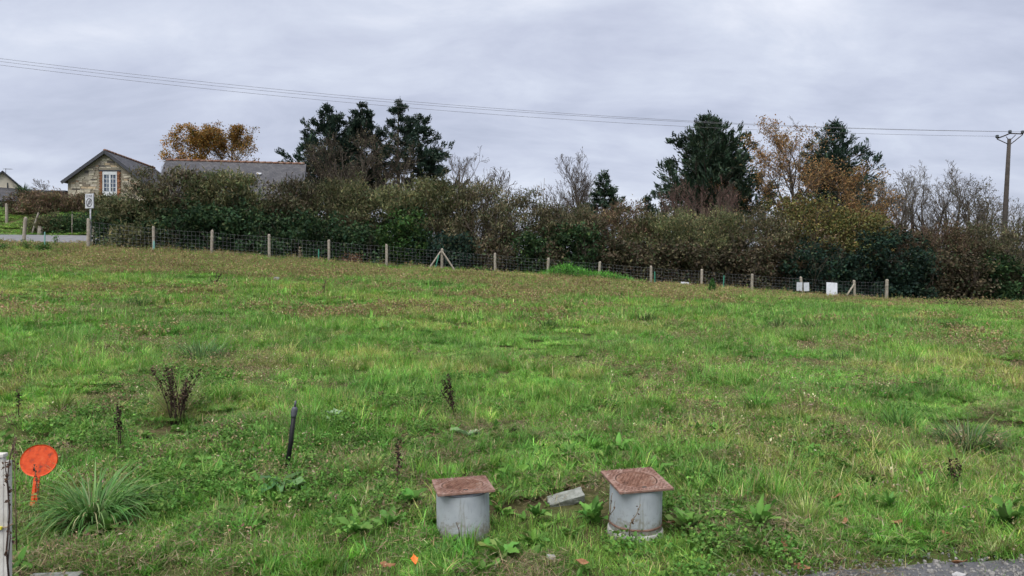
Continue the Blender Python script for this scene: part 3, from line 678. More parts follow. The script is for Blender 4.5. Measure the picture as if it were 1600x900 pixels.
# garden shrubs across the lane
for i, (a, b, yt, d, dep, p1, nl, wh, by, lab) in enumerate([
 (20, 86, 302, 47.0, 2.2, REDB, 5200, 30, None, 'red brown bare hedge bush under the palm'),
 (70, 142, 304, 47.4, 2.0, REDB, 5200, 26, None, 'red brown bare hedge bush below the stone gable'),
 (52, 104, 336, 42.4, 1.7, OLIVE, 3400, 6, None, 'low olive bush beside the leaning stake'),
 (92, 160, 336, 42.5, 1.8, IVY, 3800, 6, None, 'low green bush beside the thin upright stake'),
 (104, 124, 318, 49.0, 1.4, DARKG, 1500, 0, None, 'small dark evergreen before the stone gable'),
 (132, 205, 306, 45.0, 2.2, OLIVE, 4600, 8, None, 'olive bush beside the stone gable foot'),
 (-30, 24, 326, 50.0, 1.6, DARKG, 2200, 4, None, 'dark hedge below the cream house'),
 ]):
    shrub('garden_bush', lab, a, b, yt, d, dep, p1, int(nl*.62), .097, 5, 5, 'twig_red' if p1 is REDB else 'twig', 400+i, None, wh, 'bushes across the lane', 'bush')

# ------------------------------------------------------------------ trees
def bare_tree(name, label, px, ytop, dist, spread, seed, leaves=0, pal=None, lsize=.16, ivy=0, group='bare trees behind the hedge', trunks=1, mat='twig', leafz=(0, 1), dens=1.0, lean=0.0, up=.5, minr=.008):
    R = np.random.default_rng(seed)
    x = (px-CX)/F*dist; g = ground(x, dist); h = CZ+(HY-ytop)/F*dist-g.z
    root = empty(name, g); tag(root, label, 'tree', group)
    n = trunks
    P0 = np.stack([R.normal(0, .25 if n > 1 else 0, n), R.normal(0, .2 if n > 1 else 0, n), np.full(n, -.2)], -1)
    D0 = np.stack([R.normal(lean, .16 if n > 1 else .03, n), R.normal(0, .1 if n > 1 else .03, n), np.ones(n)], -1)
    lv = [dict(k=9, wig=.05, up=.1, tap=.22, n=int(13*dens), t0=.22, ang=spread, lf=.56, rf=.62),
          dict(k=6, wig=.13, up=up, tap=.25, n=7, t0=.15, ang=.6, lf=.48, rf=.62, rmin=minr),
          dict(k=4, wig=.16, up=up*.8, tap=.35, n=5, t0=.15, ang=.55, lf=.5, rf=.65, rmin=minr*.9),
          dict(k=3, wig=.18, up=up*.6, tap=.45, n=4, t0=.15, ang=.5, lf=.55, rf=.75, rmin=minr*.8),
          dict(k=1, wig=.16, up=up*.3, tap=.6, rmin=minr*.65)]
    out = grow(R, P0, D0, h*.92*R.uniform(.85, 1.0, n), np.full(n, .02*h), lv)
    zmax = max(np.percentile(out[-1][0][:, -1, 2], 98.5), out[0][0][:, -1, 2].max()*.96)
    s = h/zmax
    out = [(p*np.array([1, 1, s]), r, d) for p, r, d in out]
    obj('trunk', wood_mesh('trunk', out[:2], MAT['bark'], (8, 5)), root)
    tag(obj('branches', wood_mesh('branches', out[2:], MAT[mat], (4, 3, 3)), root), kind='stuff')
    if leaves:
        leaves = int(leaves*2.2); lsize = lsize*.82; tp = np.concatenate([out[-1][0][:, -1], out[-1][0][:, 0], out[-2][0][:, 1]]); i = R.integers(0, len(tp), leaves); C = tp[i]+R.normal(0, .2, (leaves, 3)); f = C[:, 2]/h
        k = (f > leafz[0]) & (f < leafz[1]) & (R.random(leaves) < .3+1.2*fbm(C[:, 0]*.7+seed, C[:, 2]*.7)); C = C[k]
        obj('crown', foliage_mesh('crown', R, C, lsize*R.uniform(.6, 1.35, len(C)), .7, pick(R, pal, len(C)), MAT['autumn'], np.array([0, 0, -.5])), root)
    if ivy:
        t = R.random(ivy)*.62; pt = out[0][0][0]; seg = t*(len(pt)-1); a = seg.astype(int); C = pt[a]+(pt[a+1]-pt[a])*(seg-a)[:, None]
        C = C+R.normal(0, .22, (ivy, 3))*np.array([1, 1, .6])
        obj('ivy', foliage_mesh('ivy', R, C, .12, .7, pick(R, DARKG, ivy), MAT['leaf']), root)
    return root
def conifer(name, label, px, ytop, dist, wpx, seed, pal, cards, h0=.08, shape='fan', up=.55, nb=70, group='dark conifers behind the hedge', extra=0, lean=0.0, gap=.0, size=.34):
    R = np.random.default_rng(seed)
    x = (px-CX)/F*dist; g = ground(x, dist); h = CZ+(HY-ytop)/F*dist-g.z; rw = wpx/F*dist*.5
    root = empty(name, g); tag(root, label, 'tree', group)
    leaders = [(0, 0, 1.0, 1.0)]+[(R.uniform(-.5, .5), R.uniform(-.4, .4), R.uniform(.7, .92), R.uniform(.6, .85)) for _ in range(extra)]
    BR, AA, DDs, WW = [], [], [], []; tm = MB()
    for li, (lx, ly, hf, wf) in enumerate(leaders):
        H_ = h*hf; k = 10; tz = np.linspace(-.2, H_, k); q = np.clip(tz/H_, 0, 1)**1.3
        tr = np.stack([lean*h*(tz/h)**2+lx*rw*q+R.normal(0, .04, k), ly*rw*q+R.normal(0, .04, k), tz], -1)
        tm.tube(tr, .024*H_*np.linspace(1, .06, k)*(1 if li == 0 else .6), 7)
        m = max(10, int(nb*wf)); f = np.sort(h0+(1-h0)*R.random(m)**.85*.985)
        if shape == 'fan': prof = np.interp(f, [0, .1, .3, .55, .75, .9, 1], [.8, .95, 1, .84, .56, .24, .03])
        else: prof = np.interp(f, [0, .15, .4, .7, 1], [.95, 1, .76, .42, .04])
        Lb = rw*wf*1.25*prof*R.uniform(.5, 1.25, m)
        if gap: Lb = Lb*np.where(vnoise(f*9+seed+li*3, 0*f+seed) > gap, 1, .3)
        az = np.arange(m)*2.4+R.normal(0, .3, m)
        P0 = np.stack([np.interp(f*H_, tz, tr[:, 0]), np.interp(f*H_, tz, tr[:, 1]), f*H_], -1)
        D0 = np.stack([np.cos(az), np.sin(az), np.full(m, up)+R.normal(0, .15, m)+.3*f], -1)
        out = grow(R, P0, D0, Lb, .012+.016*Lb, [dict(k=5, wig=.1, up=-.12 if up < .25 else .25, tap=.25, n=9, t0=.15, ang=.62, lf=.42, rf=.6),
              dict(k=3, wig=.15, up=.12, tap=.3, n=3, t0=.25, ang=.5, lf=.5, rf=.6, rmin=.008), dict(k=2, wig=.15, up=.1, tap=.4, rmin=.006)])
        BR += out[:2]; pts, _, dirs = out[2]; p1, _, d1 = out[1]; p0, _, d0 = out[0]
        AA += [pts[:, 0], pts[:, 1], pts[:, 2], p1[:, 2], p1[:, 3]]; DDs += [dirs[:, 0], dirs[:, 0], dirs[:, 1], d1[:, 1], d1[:, 2]]
        w9 = np.repeat(Lb, 9)**1.15; w27 = np.repeat(Lb, 27)**1.15/3; WW += [w27, w27, w27, w9*.5, w9*.5]
        top = np.array([[lx*rw, ly*rw, H_]])*np.ones((10, 1)); top[:, 2] -= R.random(10)*.06*H_; AA.append(top); DDs.append(np.tile([[0, 0, 1.]], (10, 1))); WW.append(np.full(10, .12*wf*rw))
    tm.build('trunk', MAT['bark'], root, smooth=True)
    tag(obj('branches', wood_mesh('branches', BR, MAT['bark'], (4, 3)), root), kind='stuff')
    A = np.concatenate(AA); DD = np.concatenate(DDs)
    WW = np.concatenate(WW); i = R.choice(len(A), cards, p=WW/WW.sum()); C = A[i]+R.normal(0, .1, (cards, 3)); td = DD[i]*1.5+np.array([0, 0, -.15 if shape == 'cone' else .2])
    cl = np.exp(.35*(fbm(A[:, 0]*1.1+seed, A[:, 2]*1.1)-.5)*2)
    col = pick(R, pal, cards, .25)*cl[i][:, None]
    obj('crown', foliage_mesh('crown', R, C, size*R.uniform(.5, 1.3, cards), .27, col, MAT['needle'], td, .36), root)
    return root
CON = [(5, (.015, .032, .022)), (3, (.023, .045, .027)), (1, (.036, .058, .033))]
CON2 = [(5, (.019, .038, .022)), (3, (.028, .052, .027)), (1, (.045, .066, .033))]
OAK = [(4, (.235, .135, .052)), (3, (.195, .12, .055)), (2, (.27, .17, .07)), (1, (.14, .105, .055))]
OAKY = [(4, (.32, .165, .035)), (3, (.25, .14, .04)), (2, (.20, .145, .045)), (1, (.14, .125, .04))]
# behind the long roof
bare_tree('oak_tree', 'orange brown autumn oak rising behind the slate roof', 308, 200, 68, .85, 501, 7000, OAKY, .19, group='autumn oaks', up=.3, dens=1.3)
bare_tree('oak_tree', 'smaller russet oak behind the roof, beside the orange brown one', 381, 203, 69, .75, 502, 3800, OAKY, .18, group='autumn oaks', up=.35, dens=1.2)
# the clump of four
conifer('conifer_tree', 'dark conifer nearest the roof end, leftmost of the clump of four', 512, 166, 60, 112, 511, CON, 24000, .22, 'fan', .28, 58, gap=.12, extra=1, size=.36)
conifer('conifer_tree', 'dark pointed conifer second from the slate roof', 566, 160, 61, 96, 512, CON, 22000, .25, 'fan', .22, 58, gap=.12, size=.36, extra=1)
conifer('conifer_tree', 'thin conifer with bare broken top in the clump of four', 622, 156, 60, 92, 513, CON, 15000, .28, 'fan', .12, 40, gap=.42, size=.24)
conifer('conifer_tree', 'widest conifer of the clump, with layered sprays facing the open sky', 654, 178, 62, 128, 514, CON, 26000, .18, 'fan', .08, 62, gap=.12, extra=1, size=.36)
bare_tree('bare_tree', 'leafless brown tree in front of the clump of four conifers', 545, 205, 56, .7, 521, 900, BRN, .14, trunks=2)
bare_tree('bare_tree', 'smaller leafless tree between the second and third conifer', 592, 218, 56, .6, 522, 500, BRN, .14, trunks=2)
bare_tree('bare_tree', 'thin leafless sapling right beside the conifer clump', 716, 236, 50, .6, 523, dens=.9)
bare_tree('bare_tree', 'low leafless thicket tree with upright twigs beside the sapling', 764, 262, 44, .5, 524, trunks=3, dens=.5)
# middle
bare_tree('bare_tree', 'tall fan shaped leafless tree with ivy on its trunk', 897, 240, 50, .62, 531, ivy=1500, up=.7, dens=3.0)
bare_tree('bare_tree', 'pale leafless thicket left of the fan shaped tree', 868, 300, 44, .6, 533, trunks=2, dens=.6)
conifer('small_conifer', 'small pointed conifer beside the fan shaped leafless tree', 944, 268, 48, 92, 541, CON2, 11000, .05, 'cone', .12, 70, size=.3)
conifer('small_conifer', 'small dark conifer left of the pair beside the big conifer', 1012, 303, 48, 66, 542, CON2, 4500, .05, 'cone', .2, 44, size=.3)
conifer('small_conifer', 'small dark conifer touching the edge of the big conifer', 1034, 298, 48, 60, 543, CON2, 4500, .05, 'cone', .2, 44, size=.3)
conifer('conifer_tree', 'big dense dark conifer standing alone left of the orange oak', 1107, 180, 54, 148, 551, CON2, 64000, .03, 'fan', .4, 120, extra=3, size=.36)
bare_tree('bare_tree', 'brown brushy leafless tree in front of the big conifer', 1118, 280, 44, .45, 552, trunks=4, mat='twig_red', dens=.8, up=.8)
conifer('conifer_tree', 'dark conifer standing behind the orange oak', 1303, 185, 60, 128, 553, CON, 38000, .06, 'fan', .25, 100, extra=2, size=.36)
bare_tree('oak_tree', 'large half bare oak with orange leaves before a dark conifer', 1236, 196, 50, .72, 554, 5600, OAK, .135, group='autumn oaks', up=.45, minr=.009, dens=1.5)
bare_tree('oak_tree', 'lower orange oak leaning over the hedge below the right conifer', 1310, 252, 48, .95, 555, 4200, OAK, .14, group='autumn oaks', up=.25, dens=1.2)
# right
for px, yt, d, sd_, tr, lv_, lab in [
 (1372, 276, 50, 561, 2, 300, 'leafless tree next to the orange oak'),
 (1415, 270, 52, 562, 2, 200, 'leafless tree second from the orange oak'),
 (1452, 262, 51, 563, 3, 0, 'many stemmed leafless tree third from the orange oak'),
 (1482, 258, 50, 564, 3, 0, 'tallest leafless tree in the row before the power pole'),
 (1516, 276, 48, 565, 2, 500, 'leaning leafless tree with few brown leaves near the pole'),
 (1548, 306, 46, 566, 2, 700, 'low brown leaved tree just left of the power pole'),
 (1592, 316, 50, 567, 2, 0, 'leafless tree just right of the power pole')]:
    bare_tree('bare_tree', lab, px, yt, d, .58, sd_, lv_, BRN, .11, trunks=tr, dens=.8, up=.55, mat='twig_grey')
bare_tree('bare_tree', 'far leafless tree between the cream house and stone gable', 80, 280, 66, .7, 571, dens=.6)
# dead forked stem in front of the sky
R = np.random.default_rng(77)
g = at(845, 345, 40); rt = empty('dead_sapling', (g.x, g.y, float(H(g.x, g.y)))); tag(rt, 'dead forked stem standing out of the hedge against the sky', 'tree')
hh = CZ+(HY-278)/F*40-rt.location.z
mb = MB()
mb.tube([(0, 0, 0), (.05, 0, hh*.4), (-.03, 0, hh*.7), (-.22, 0, hh*.93)], [.05, .04, .025, .01], 6); mb.build('trunk', MAT['bark_pale'], rt)
mb = MB(); mb.tube([(.03, 0, hh*.55), (.14, .05, hh*.78), (.2, .05, hh)], [.025, .018, .008], 5); mb.build('branch', MAT['bark_pale'], rt)
mb = MB(); mb.tube([(-.03, 0, hh*.7), (.02, .02, hh*.85), (.05, .02, hh*.95)], [.018, .012, .007], 5); mb.build('branch', MAT['bark_pale'], rt)
# palm in the garden
R = np.random.default_rng(78)
g = at(36, 320, 52); g.z = float(H(g.x, g.y)); pt = empty('garden_palm', g); tag(pt, 'small green palm in front of the cream house', 'palm')
th = CZ+(HY-306)/F*52-g.z
mb = MB(); mb.tube([(0, 0, -.1), (.05, 0, th*.5), (0, 0, th)], [.1, .09, .08], 8); mb.build('trunk', MAT['bark'], pt, smooth=True)
n = 260; az = R.uniform(0, 6.28, n)
V, Fs, C = blades(R, np.tile([[0, 0, th]], (n, 1))+R.normal(0, .06, (n, 3)), az, R.uniform(.2, 1.5, n), R.uniform(.6, 1.15, n), np.full(n, .06), R.uniform(.2, .7, n), pick(R, [(3, (.035, .075, .03)), (1, (.07, .11, .05))], n))
obj('crown', MB().add(V, Fs, C).mesh('crown', MAT['leaf'], True), pt)

# ------------------------------------------------------------------ stone house with gable
def prism(mb, poly, y0, y1, col=None):
    """outline in x,z pushed from y0 to y1"""
    n = len(poly); V = [(x, y0, z) for x, z in poly]+[(x, y1, z) for x, z in poly]
    mb.add(V, [[list(range(n)), list(range(n, 2*n))[::-1]], [[i, i+n, (i+1) % n+n, (i+1) % n] for i in range(n)]], col)
def slab(name, a, b, c, d, thick, mat, parent, uv=True):
    """roof slope: corners a-b along the eave, d-c along the ridge"""
    a, b, c, d = [Vector(v) for v in (a, b, c, d)]; n = (b-a).cross(d-a).normalized()
    V = [a, b, c, d]+[v-n*thick for v in (a, b, c, d)]
    me = mesh_from(name, np.array([tuple(v) for v in V]), [np.array([[0, 1, 2, 3], [7, 6, 5, 4], [0, 4, 5, 1], [1, 5, 6, 2], [2, 6, 7, 3], [3, 7, 4, 0]])], [mat])
    if uv: uv_roof(me, a, (b-a).normalized(), (d-a).normalized())
    return obj(name, me, parent)
HD = 55.0
ax = at(162, 236, HD); gz = 4.6
house = empty('stone_house', (ax.x+.22, HD, gz), (0, 0, rad(4.6))); tag(house, 'stone gabled house with slate roof and white attic window', 'house')
S = HD/F
def hp(px, py): return ((px-162)*S, (HY-py)*S+CZ-gz)               # photo pixel -> gable plane
eL = hp(98, 285); eR = hp(232, 290); ap = hp(162, 236)
wl_, wr_ = hp(104, 0)[0], hp(226, 0)[0]
def roof_z(x): return ap[1]+(x-ap[0])*((eL[1]-ap[1])/(eL[0]-ap[0]) if x < ap[0] else (eR[1]-ap[1])/(eR[0]-ap[0]))
mb = MB(); prism(mb, [(wl_, -.6), (wr_, -.6), (wr_, roof_z(wr_)-.12), (0, ap[1]-.12), (wl_, roof_z(wl_)-.12)], 0, 8.6); mb.build('wall', MAT['mortar'], house)
wx0, wx1, wz0, wz1 = hp(156.5, 0)[0], hp(178, 0)[0], hp(0, 305)[1], hp(0, 268)[1]
R = np.random.default_rng(31)
mb = MB(); z = 0.0
SC = [(.41, .37, .29), (.48, .43, .335), (.34, .305, .25), (.26, .22, .17), (.12, .11, .10), (.46, .36, .24), (.36, .25, .17), (.56, .51, .39)]
while z < ap[1]:
    hgt = R.uniform(.09, .2); x = wl_+R.uniform(0, .3)
    while x < wr_-.1:
        w = R.uniform(.2, .65); xm = x+w/2
        lo, hi = wl_+.01, wr_-.01
        x0, x1 = max(x, lo), min(x+w, hi)
        okz = z+hgt < min(roof_z(x0), roof_z(x1))-.14
        inwin = (x1 > wx0-.27 and x0 < wx1+.27 and z+hgt > wz0-.2 and z < wz1+.12)
        if okz and not inwin and R.random() < .985:
            d = R.uniform(.02, .055); i = R.choice(8, p=[.22, .2, .14, .1, .1, .1, .05, .09])
            hh = hgt*R.uniform(.7, .95); ww = (x1-x0)*R.uniform(.86, .97)
            rt_ = Matrix.Rotation(R.normal(0, .04), 3, 'Y')
            mb.box((xm, -d/2+.01, z+hgt/2), (ww, d+.02, hh), rt_, col=np.array(SC[i])*np.exp(R.normal(0, .12)))
        x += w+R.uniform(.01, .05)
    z += hgt
tag(mb.build('stone_facing', MAT['stone'], house, color=True), kind='stuff')
for sgn, xx in ((-1, wx0), (1, wx1)):
    mb = MB(); z = wz0-.1
    j = 0
    while z < wz1:
        w = .24 if j % 2 else .15
        mb.box((xx+sgn*(w/2+.02), -.035, z+.05), (w, .09, .088), col=np.array((.235, .11, .06))*np.exp(R.normal(0, .2))); z += .1; j += 1
    tag(mb.build('brick_jamb', MAT['brick'], house, color=True), kind='stuff')
MB().box(((wx0+wx1)/2, -.04, wz1+.06), (wx1-wx0+.5, .1, .11)).build('lintel', MAT['dark_trim'], house)
ww_, wh_ = wx1-wx0, wz1-wz0
win = obj('window', MB().box(((wx0+wx1)/2, .0, wz0-.02), (ww_+.12, .16, .07)).mesh('window_sill', MAT['white']), house)
mb = MB()
for x in (wx0+.045, wx1-.045): mb.box((x, -.03, (wz0+wz1)/2), (.09, .08, wh_))
mb.box(((wx0+wx1)/2, -.03, wz1-.12), (ww_-.18, .08, .24)); mb.box(((wx0+wx1)/2, -.03, wz0+.14), (ww_-.18, .08, .26))
mb.box(((wx0+wx1)/2, -.031, (wz0+wz1)/2), (.13, .08, wh_-.5))
mb.build('frame', MAT['white'], win)
gx0, gx1, gz0, gz1 = wx0+.09, wx1-.09, wz0+.27, wz1-.24
mb = MB()
for q in (.25, .75): mb.box((gx0+(gx1-gx0)*q, -.022, (gz0+gz1)/2), (.035, .05, gz1-gz0-.002))
for q in (.25, .5, .75): mb.box(((gx0+gx1)/2, -.018, gz0+(gz1-gz0)*q), (gx1-gx0-.002, .05, .035))
mb.build('glazing_bars', MAT['white'], win)
for i in range(4):
    for j in range(4):
        cx_, cz_ = gx0+(gx1-gx0)*(i+.5)/4, gz0+(gz1-gz0)*(j+.5)/4
        MB().box((cx_, -.004, cz_), ((gx1-gx0)/4-.004, .01, (gz1-gz0)/4-.004)).build('pane', MAT['glass'], win)
ov = .35
slab('roof', (eR[0], -ov, eR[1]), (eR[0], 8.9, eR[1]), (0, 8.9, ap[1]), (0, -ov, ap[1]), .1, MAT['slate'], house)
slab('roof', (eL[0], 8.9, eL[1]), (eL[0], -ov, eL[1]), (-.004, -ov, ap[1]), (-.004, 8.9, ap[1]), .1, MAT['slate'], house)
for sx, e in ((-1, eL), (1, eR)):
    mb = MB(); L_ = math.hypot(e[0], ap[1]-e[1]); an = math.atan2(ap[1]-e[1], abs(e[0]))
    mb.box((e[0]/2, -ov-.025, (ap[1]+e[1])/2-.1), (L_, .045, .22), Matrix.Rotation(an*sx, 3, 'Y')); mb.build('verge_board', MAT['dark_trim'], house)
for i in range(20): 
    MB().tube([(-.01, -ov+.02+i*.46, ap[1]+.01), (-.01, -ov+.46+i*.46, ap[1]+.025)], [.1, .105], 8).build('ridge_tile', MAT['terracotta'], house, smooth=True)
# dormer on the right-hand slope
dz = hp(0, 262)[1]; dxr = 3.0
dm = obj('dormer', MB().box((2.35, 5.9, dz-.6), (1.6, 1.5, 1.1)).mesh('dormer', MAT['mortar']), house)
slab('dormer_roof', (3.4, 4.9, dz-.55), (1.5, 4.9, dz-.55), (1.5, 5.9, dz), (3.4, 5.9, dz), .06, MAT['slate'], dm)
slab('dormer_roof', (1.5, 6.9, dz-.55), (3.4, 6.9, dz-.55), (3.4, 5.904, dz), (1.5, 5.904, dz), .06, MAT['slate'], dm)
for i in range(4): MB().tube([(1.5+i*.46, 5.9, dz+.01), (1.94+i*.46, 5.9, dz+.02)], [.09, .095], 8).build('ridge_tile', MAT['terracotta'], dm, smooth=True)
# yard wall left of the gable
a, b = at(40, 300, 56.5), at(104, 298, 56.5)
gw = empty('yard_wall', ((a.x+b.x)/2, 56.5, 5.0)); tag(gw, 'brown rubble wall with flat coping left of the stone gable', 'wall')
MB().box((0, 0, (b.z-5)/2-.2), (b.x-a.x, .4, b.z-5+.4-.16)).build('wall', MAT['rubble_wall'], gw); MB().box((0, 0, b.z-5-.07), (b.x-a.x+.1, .5, .14)).build('coping', MAT['dark_trim'], gw)

# ------------------------------------------------------------------ long slate barn behind the hedge
BD = 52.0
l, r = at(262, 250, 50.6), at(474, 256, 52.4)
barn = empty('slate_barn', ((l.x+r.x)/2, (l.y+r.y)/2, 4.4)); tag(barn, 'long low building with slate roof and terracotta ridge behind the hedge', 'building')
d = Vector((r.x-l.x, r.y-l.y, 0)); Lb = d.length; barn.rotation_euler = (0, 0, math.atan2(d.y, d.x))
rz = (l.z+r.z)/2-4.4; hw = 3.1; ez = rz-2.9
mb = MB(); V = [(-Lb/2, -hw+.3, -.5), (Lb/2, -hw+.3, -.5), (Lb/2, hw-.3, -.5), (-Lb/2, hw-.3, -.5), (-Lb/2, -hw+.3, ez+.1), (Lb/2, -hw+.3, ez+.1), (Lb/2, hw-.3, ez+.1), (-Lb/2, hw-.3, ez+.1), (-Lb/2, 0, rz-.12), (Lb/2, 0, rz-.12)]
mb.add(V, [[[0, 1, 5, 4], [2, 3, 7, 6]], [[1, 2, 6, 9, 5], [3, 0, 4, 8, 7]]]); mb.build('wall', MAT['mortar'], barn)
slab('roof', (-Lb/2-.15, -hw-.1, ez-.1), (Lb/2+.15, -hw-.1, ez-.1), (Lb/2+.15, 0, rz), (-Lb/2-.15, 0, rz), .09, MAT['slate'], barn)
slab('roof', (Lb/2+.15, hw+.1, ez-.1), (-Lb/2-.15, hw+.1, ez-.1), (-Lb/2-.15, .004, rz), (Lb/2+.15, .004, rz), .09, MAT['slate'], barn)
mb = MB(); mb.box((0, 0, 0), (math.hypot(hw+.1, rz-ez+.1), .05, .2), Matrix.Rotation(rad(90), 3, 'Z') @ Matrix.Rotation(-math.atan2(rz-ez+.1, hw+.1), 3, 'Y'))
mb.build('verge_board', MAT['dark_trim'], barn, loc=(Lb/2+.18, -hw/2-.05, (rz+ez-.1)/2-.08))
nt_ = int(Lb/.42); R = np.random.default_rng(8)
for i in range(nt_):
    x = -Lb/2-.1+i*(Lb+.2)/nt_
    MB().tube([(x, 0, rz+R.normal(0, .006)), (x+(Lb+.2)/nt_-.02, 0, rz+.02)], [.085, .092], 8).build('ridge_tile', MAT['terracotta'], barn, smooth=True)
t_ = .33; vent = MB(); an = math.atan2(rz-ez+.1, hw+.1)
vent.box((Lb*.18, -(hw+.1)*t_, rz-(rz-ez+.1)*t_+.05), (.32, .2, .1), Matrix.Rotation(an, 3, 'X')); vent.build('roof_vent', MAT['galv'], barn)

# ------------------------------------------------------------------ cream house at the left edge
CD = 62.0; ca = at(4, 267, CD); ce = at(38, 300, CD); gz2 = 5.3
ch = empty('cream_house', (ca.x, CD, gz2), (0, 0, rad(36))); tag(ch, 'cream rendered house with dark roof at the left edge of the picture', 'house')
hx = (ce.x-ca.x)*1.02; hz = ca.z-gz2; he = ce.z-gz2; mb = MB(); W_ = hx-.3; zw = hz+(he-hz)*(W_/hx)-.1
prism(mb, [(-W_, -.5), (W_, -.5), (W_, zw), (0, hz-.1), (-W_, zw)], 0, 8); mb.build('wall', MAT['cream'], ch)
slab('roof', (hx, -.3, he), (hx, 8.3, he), (0, 8.3, hz), (0, -.3, hz), .12, MAT['slate'], ch)
slab('roof', (-hx, 8.3, he), (-hx, -.3, he), (-.004, -.3, hz), (-.004, 8.3, hz), .12, MAT['slate'], ch)
mb = MB(); mb.box((.35, -.02, hz-1.25), (.1, .06, .55)); mb.build('vent_slot', MAT['dark_trim'], ch)
f0 = at(-30, 292, CD-.5); f1 = at(17, 312, CD-3.5)
pr_ = obj('porch', MB().box(((f0.x-ca.x+f1.x-ca.x)/2-.05, -1.7, (f1.z-gz2)/2-.25), (f1.x-f0.x-.4, 3.2, f1.z-gz2+.3)).mesh('porch', MAT['cream']), ch)
slab('porch_roof', (f0.x-ca.x, -3.5, f1.z-gz2), (f1.x-ca.x, -3.5, f1.z-gz2), (f1.x-ca.x-.6, -.03, f0.z-gz2), (f0.x-ca.x, -.03, f0.z-gz2), .1, MAT['slate'], pr_)
an_ = at(9, 264, CD+1); aer = empty('television_aerial', (an_.x, an_.y, ca.z-.3)); tag(aer, 'thin television aerial on the cream house roof', 'aerial')
mb = MB(); mb.tube([(0, 0, -.2), (0, 0, .65)], .02, 6); mb.build('mast', MAT['wire'], aer)
mb = MB(); mb.tube([(-.2, 0, .6), (.55, 0, .6)], .015, 5); mb.build('boom', MAT['wire'], aer)
for k in range(5): MB().tube([(-.1+k*.14, -.22, .6), (-.1+k*.14, .22, .6)], .01, 5).build('element', MAT['wire'], aer)

# ------------------------------------------------------------------ fence
POSTS = [(138, 342), (240, 354), (331, 360), (421, 367), (514, 375), (604, 382), (690, 389), (774, 396), (855, 403), (936, 409), (1017, 416), (1096, 421), (1175, 428), (1253, 433), (1335, 438), (1385, 437)]
fx0 = (690-CX)/F*32.4
fence = empty('wire_fence', ground(fx0, 32.4)); tag(fence, 'stock fence of wire mesh on wooden posts along the hedge', 'fence')
R = np.random.default_rng(41); base = fence.location
def fpos(px):
    D = 32.5
    for _ in range(6): D = float(fence_y((px-CX)/F*D))
    x = (px-CX)/F*D; return Vector((x, D, float(H(x, D))))
tops = []
def post_mesh(h, r=.06):
    mb = MB(); zs = [-.3, .0, h*.5, h-.015, h]; mb.tube([(R.normal(0, .006), R.normal(0, .006), z) for z in zs], [r*R.uniform(.95, 1.05) for _ in range(3)]+[r*.97, r*.82], 10); return mb.mesh('post', MAT['wood_post'], smooth=False)
for i, (px, py) in enumerate(POSTS):
    p = fpos(px); h = CZ+(HY-py)/F*p.y-p.z; tops.append((p, h))
    h = max(.85, h)
    obj('post', post_mesh(h, .075 if px in (1385, 138) else .062), fence, p-base, (R.normal(0, .02), R.normal(0, .032), R.uniform(0, 3)))
for a in ((-.62, 0), (.62, .02)):
    p, h = tops[6]; MB().tube([(a[0], -.12, -.05), (a[0]*.06, -.07, h*.88)], [.04, .036], 8).build('brace', MAT['wood_post'], fence, loc=p-base)
p, h = tops[14]; MB().tube([(-.55, -.12, .0), (-.05, -.07, h*.8)], [.045, .04], 8).build('brace', MAT['wood_post'], fence, loc=p-base)
rows = [.10, .22, .34, .47, .62, .78, .95]
for i in range(len(tops)-1):
    (p0, h0), (p1, h1) = tops[i], tops[i+1]; mb = MB(); a, b = p0-base, p1-base
    off = Vector((0, -.075, 0))
    for zf in rows:
        pts = [a.lerp(b, t)+off+Vector((0, 0, zf*(h0*(1-t)+h1*t)*.97-.03*math.sin(math.pi*t)*zf)) for t in (0, .25, .5, .75, 1)]
        mb.tube(pts, .0036, 3, False)
    nv = max(2, int((b-a).length/.155))
    for k in range(1, nv):
        t = k/nv; q = a.lerp(b, t)+off; hh = (h0*(1-t)+h1*t)*.97; q.z = q.z
        mb.tube([q+Vector((0, 0, .1*hh)), q+Vector((R.normal(0, .01), 0, .95*hh-.03*math.sin(math.pi*t)))], .0028, 3, False)
    tag(mb.build('wire_mesh', MAT['wire'], fence), kind='stuff')
# mesh panels: two white boards hung on the fence, one leaning
def board(name, label, px0, px1, y0, y1, dist, rot, group=None):
    a, b = at(px0, y1, dist), at(px1, y0, dist); w, h = b.x-a.x, b.z-a.z
    o = MB().box((0, 0, h/2), (w, .018, h)).build(name, MAT['board_white'], loc=((a.x+b.x)/2, dist, a.z), rot=rot); bevel(o, .004, 1); return tag(o, label, 'board', group)
fy = fpos(1253).y-.16
board('white_board', 'small white board hung just left of a fence post', 1244.5, 1253.2, 441, 454.5, fy, (rad(2), rad(1), 0), 'white boards on the fence')
board('white_board', 'small white board hung just right of a fence post', 1256.0, 1264.5, 441.5, 455, fy, (rad(-1), rad(-1.5), 0), 'white boards on the fence')
o = board('leaning_board', 'larger tilted white board leaning on the fence', 1291.5, 1308, 441, 465, fpos(1300).y-.35, (rad(-12), rad(4), rad(-6)), 'white boards on the fence')
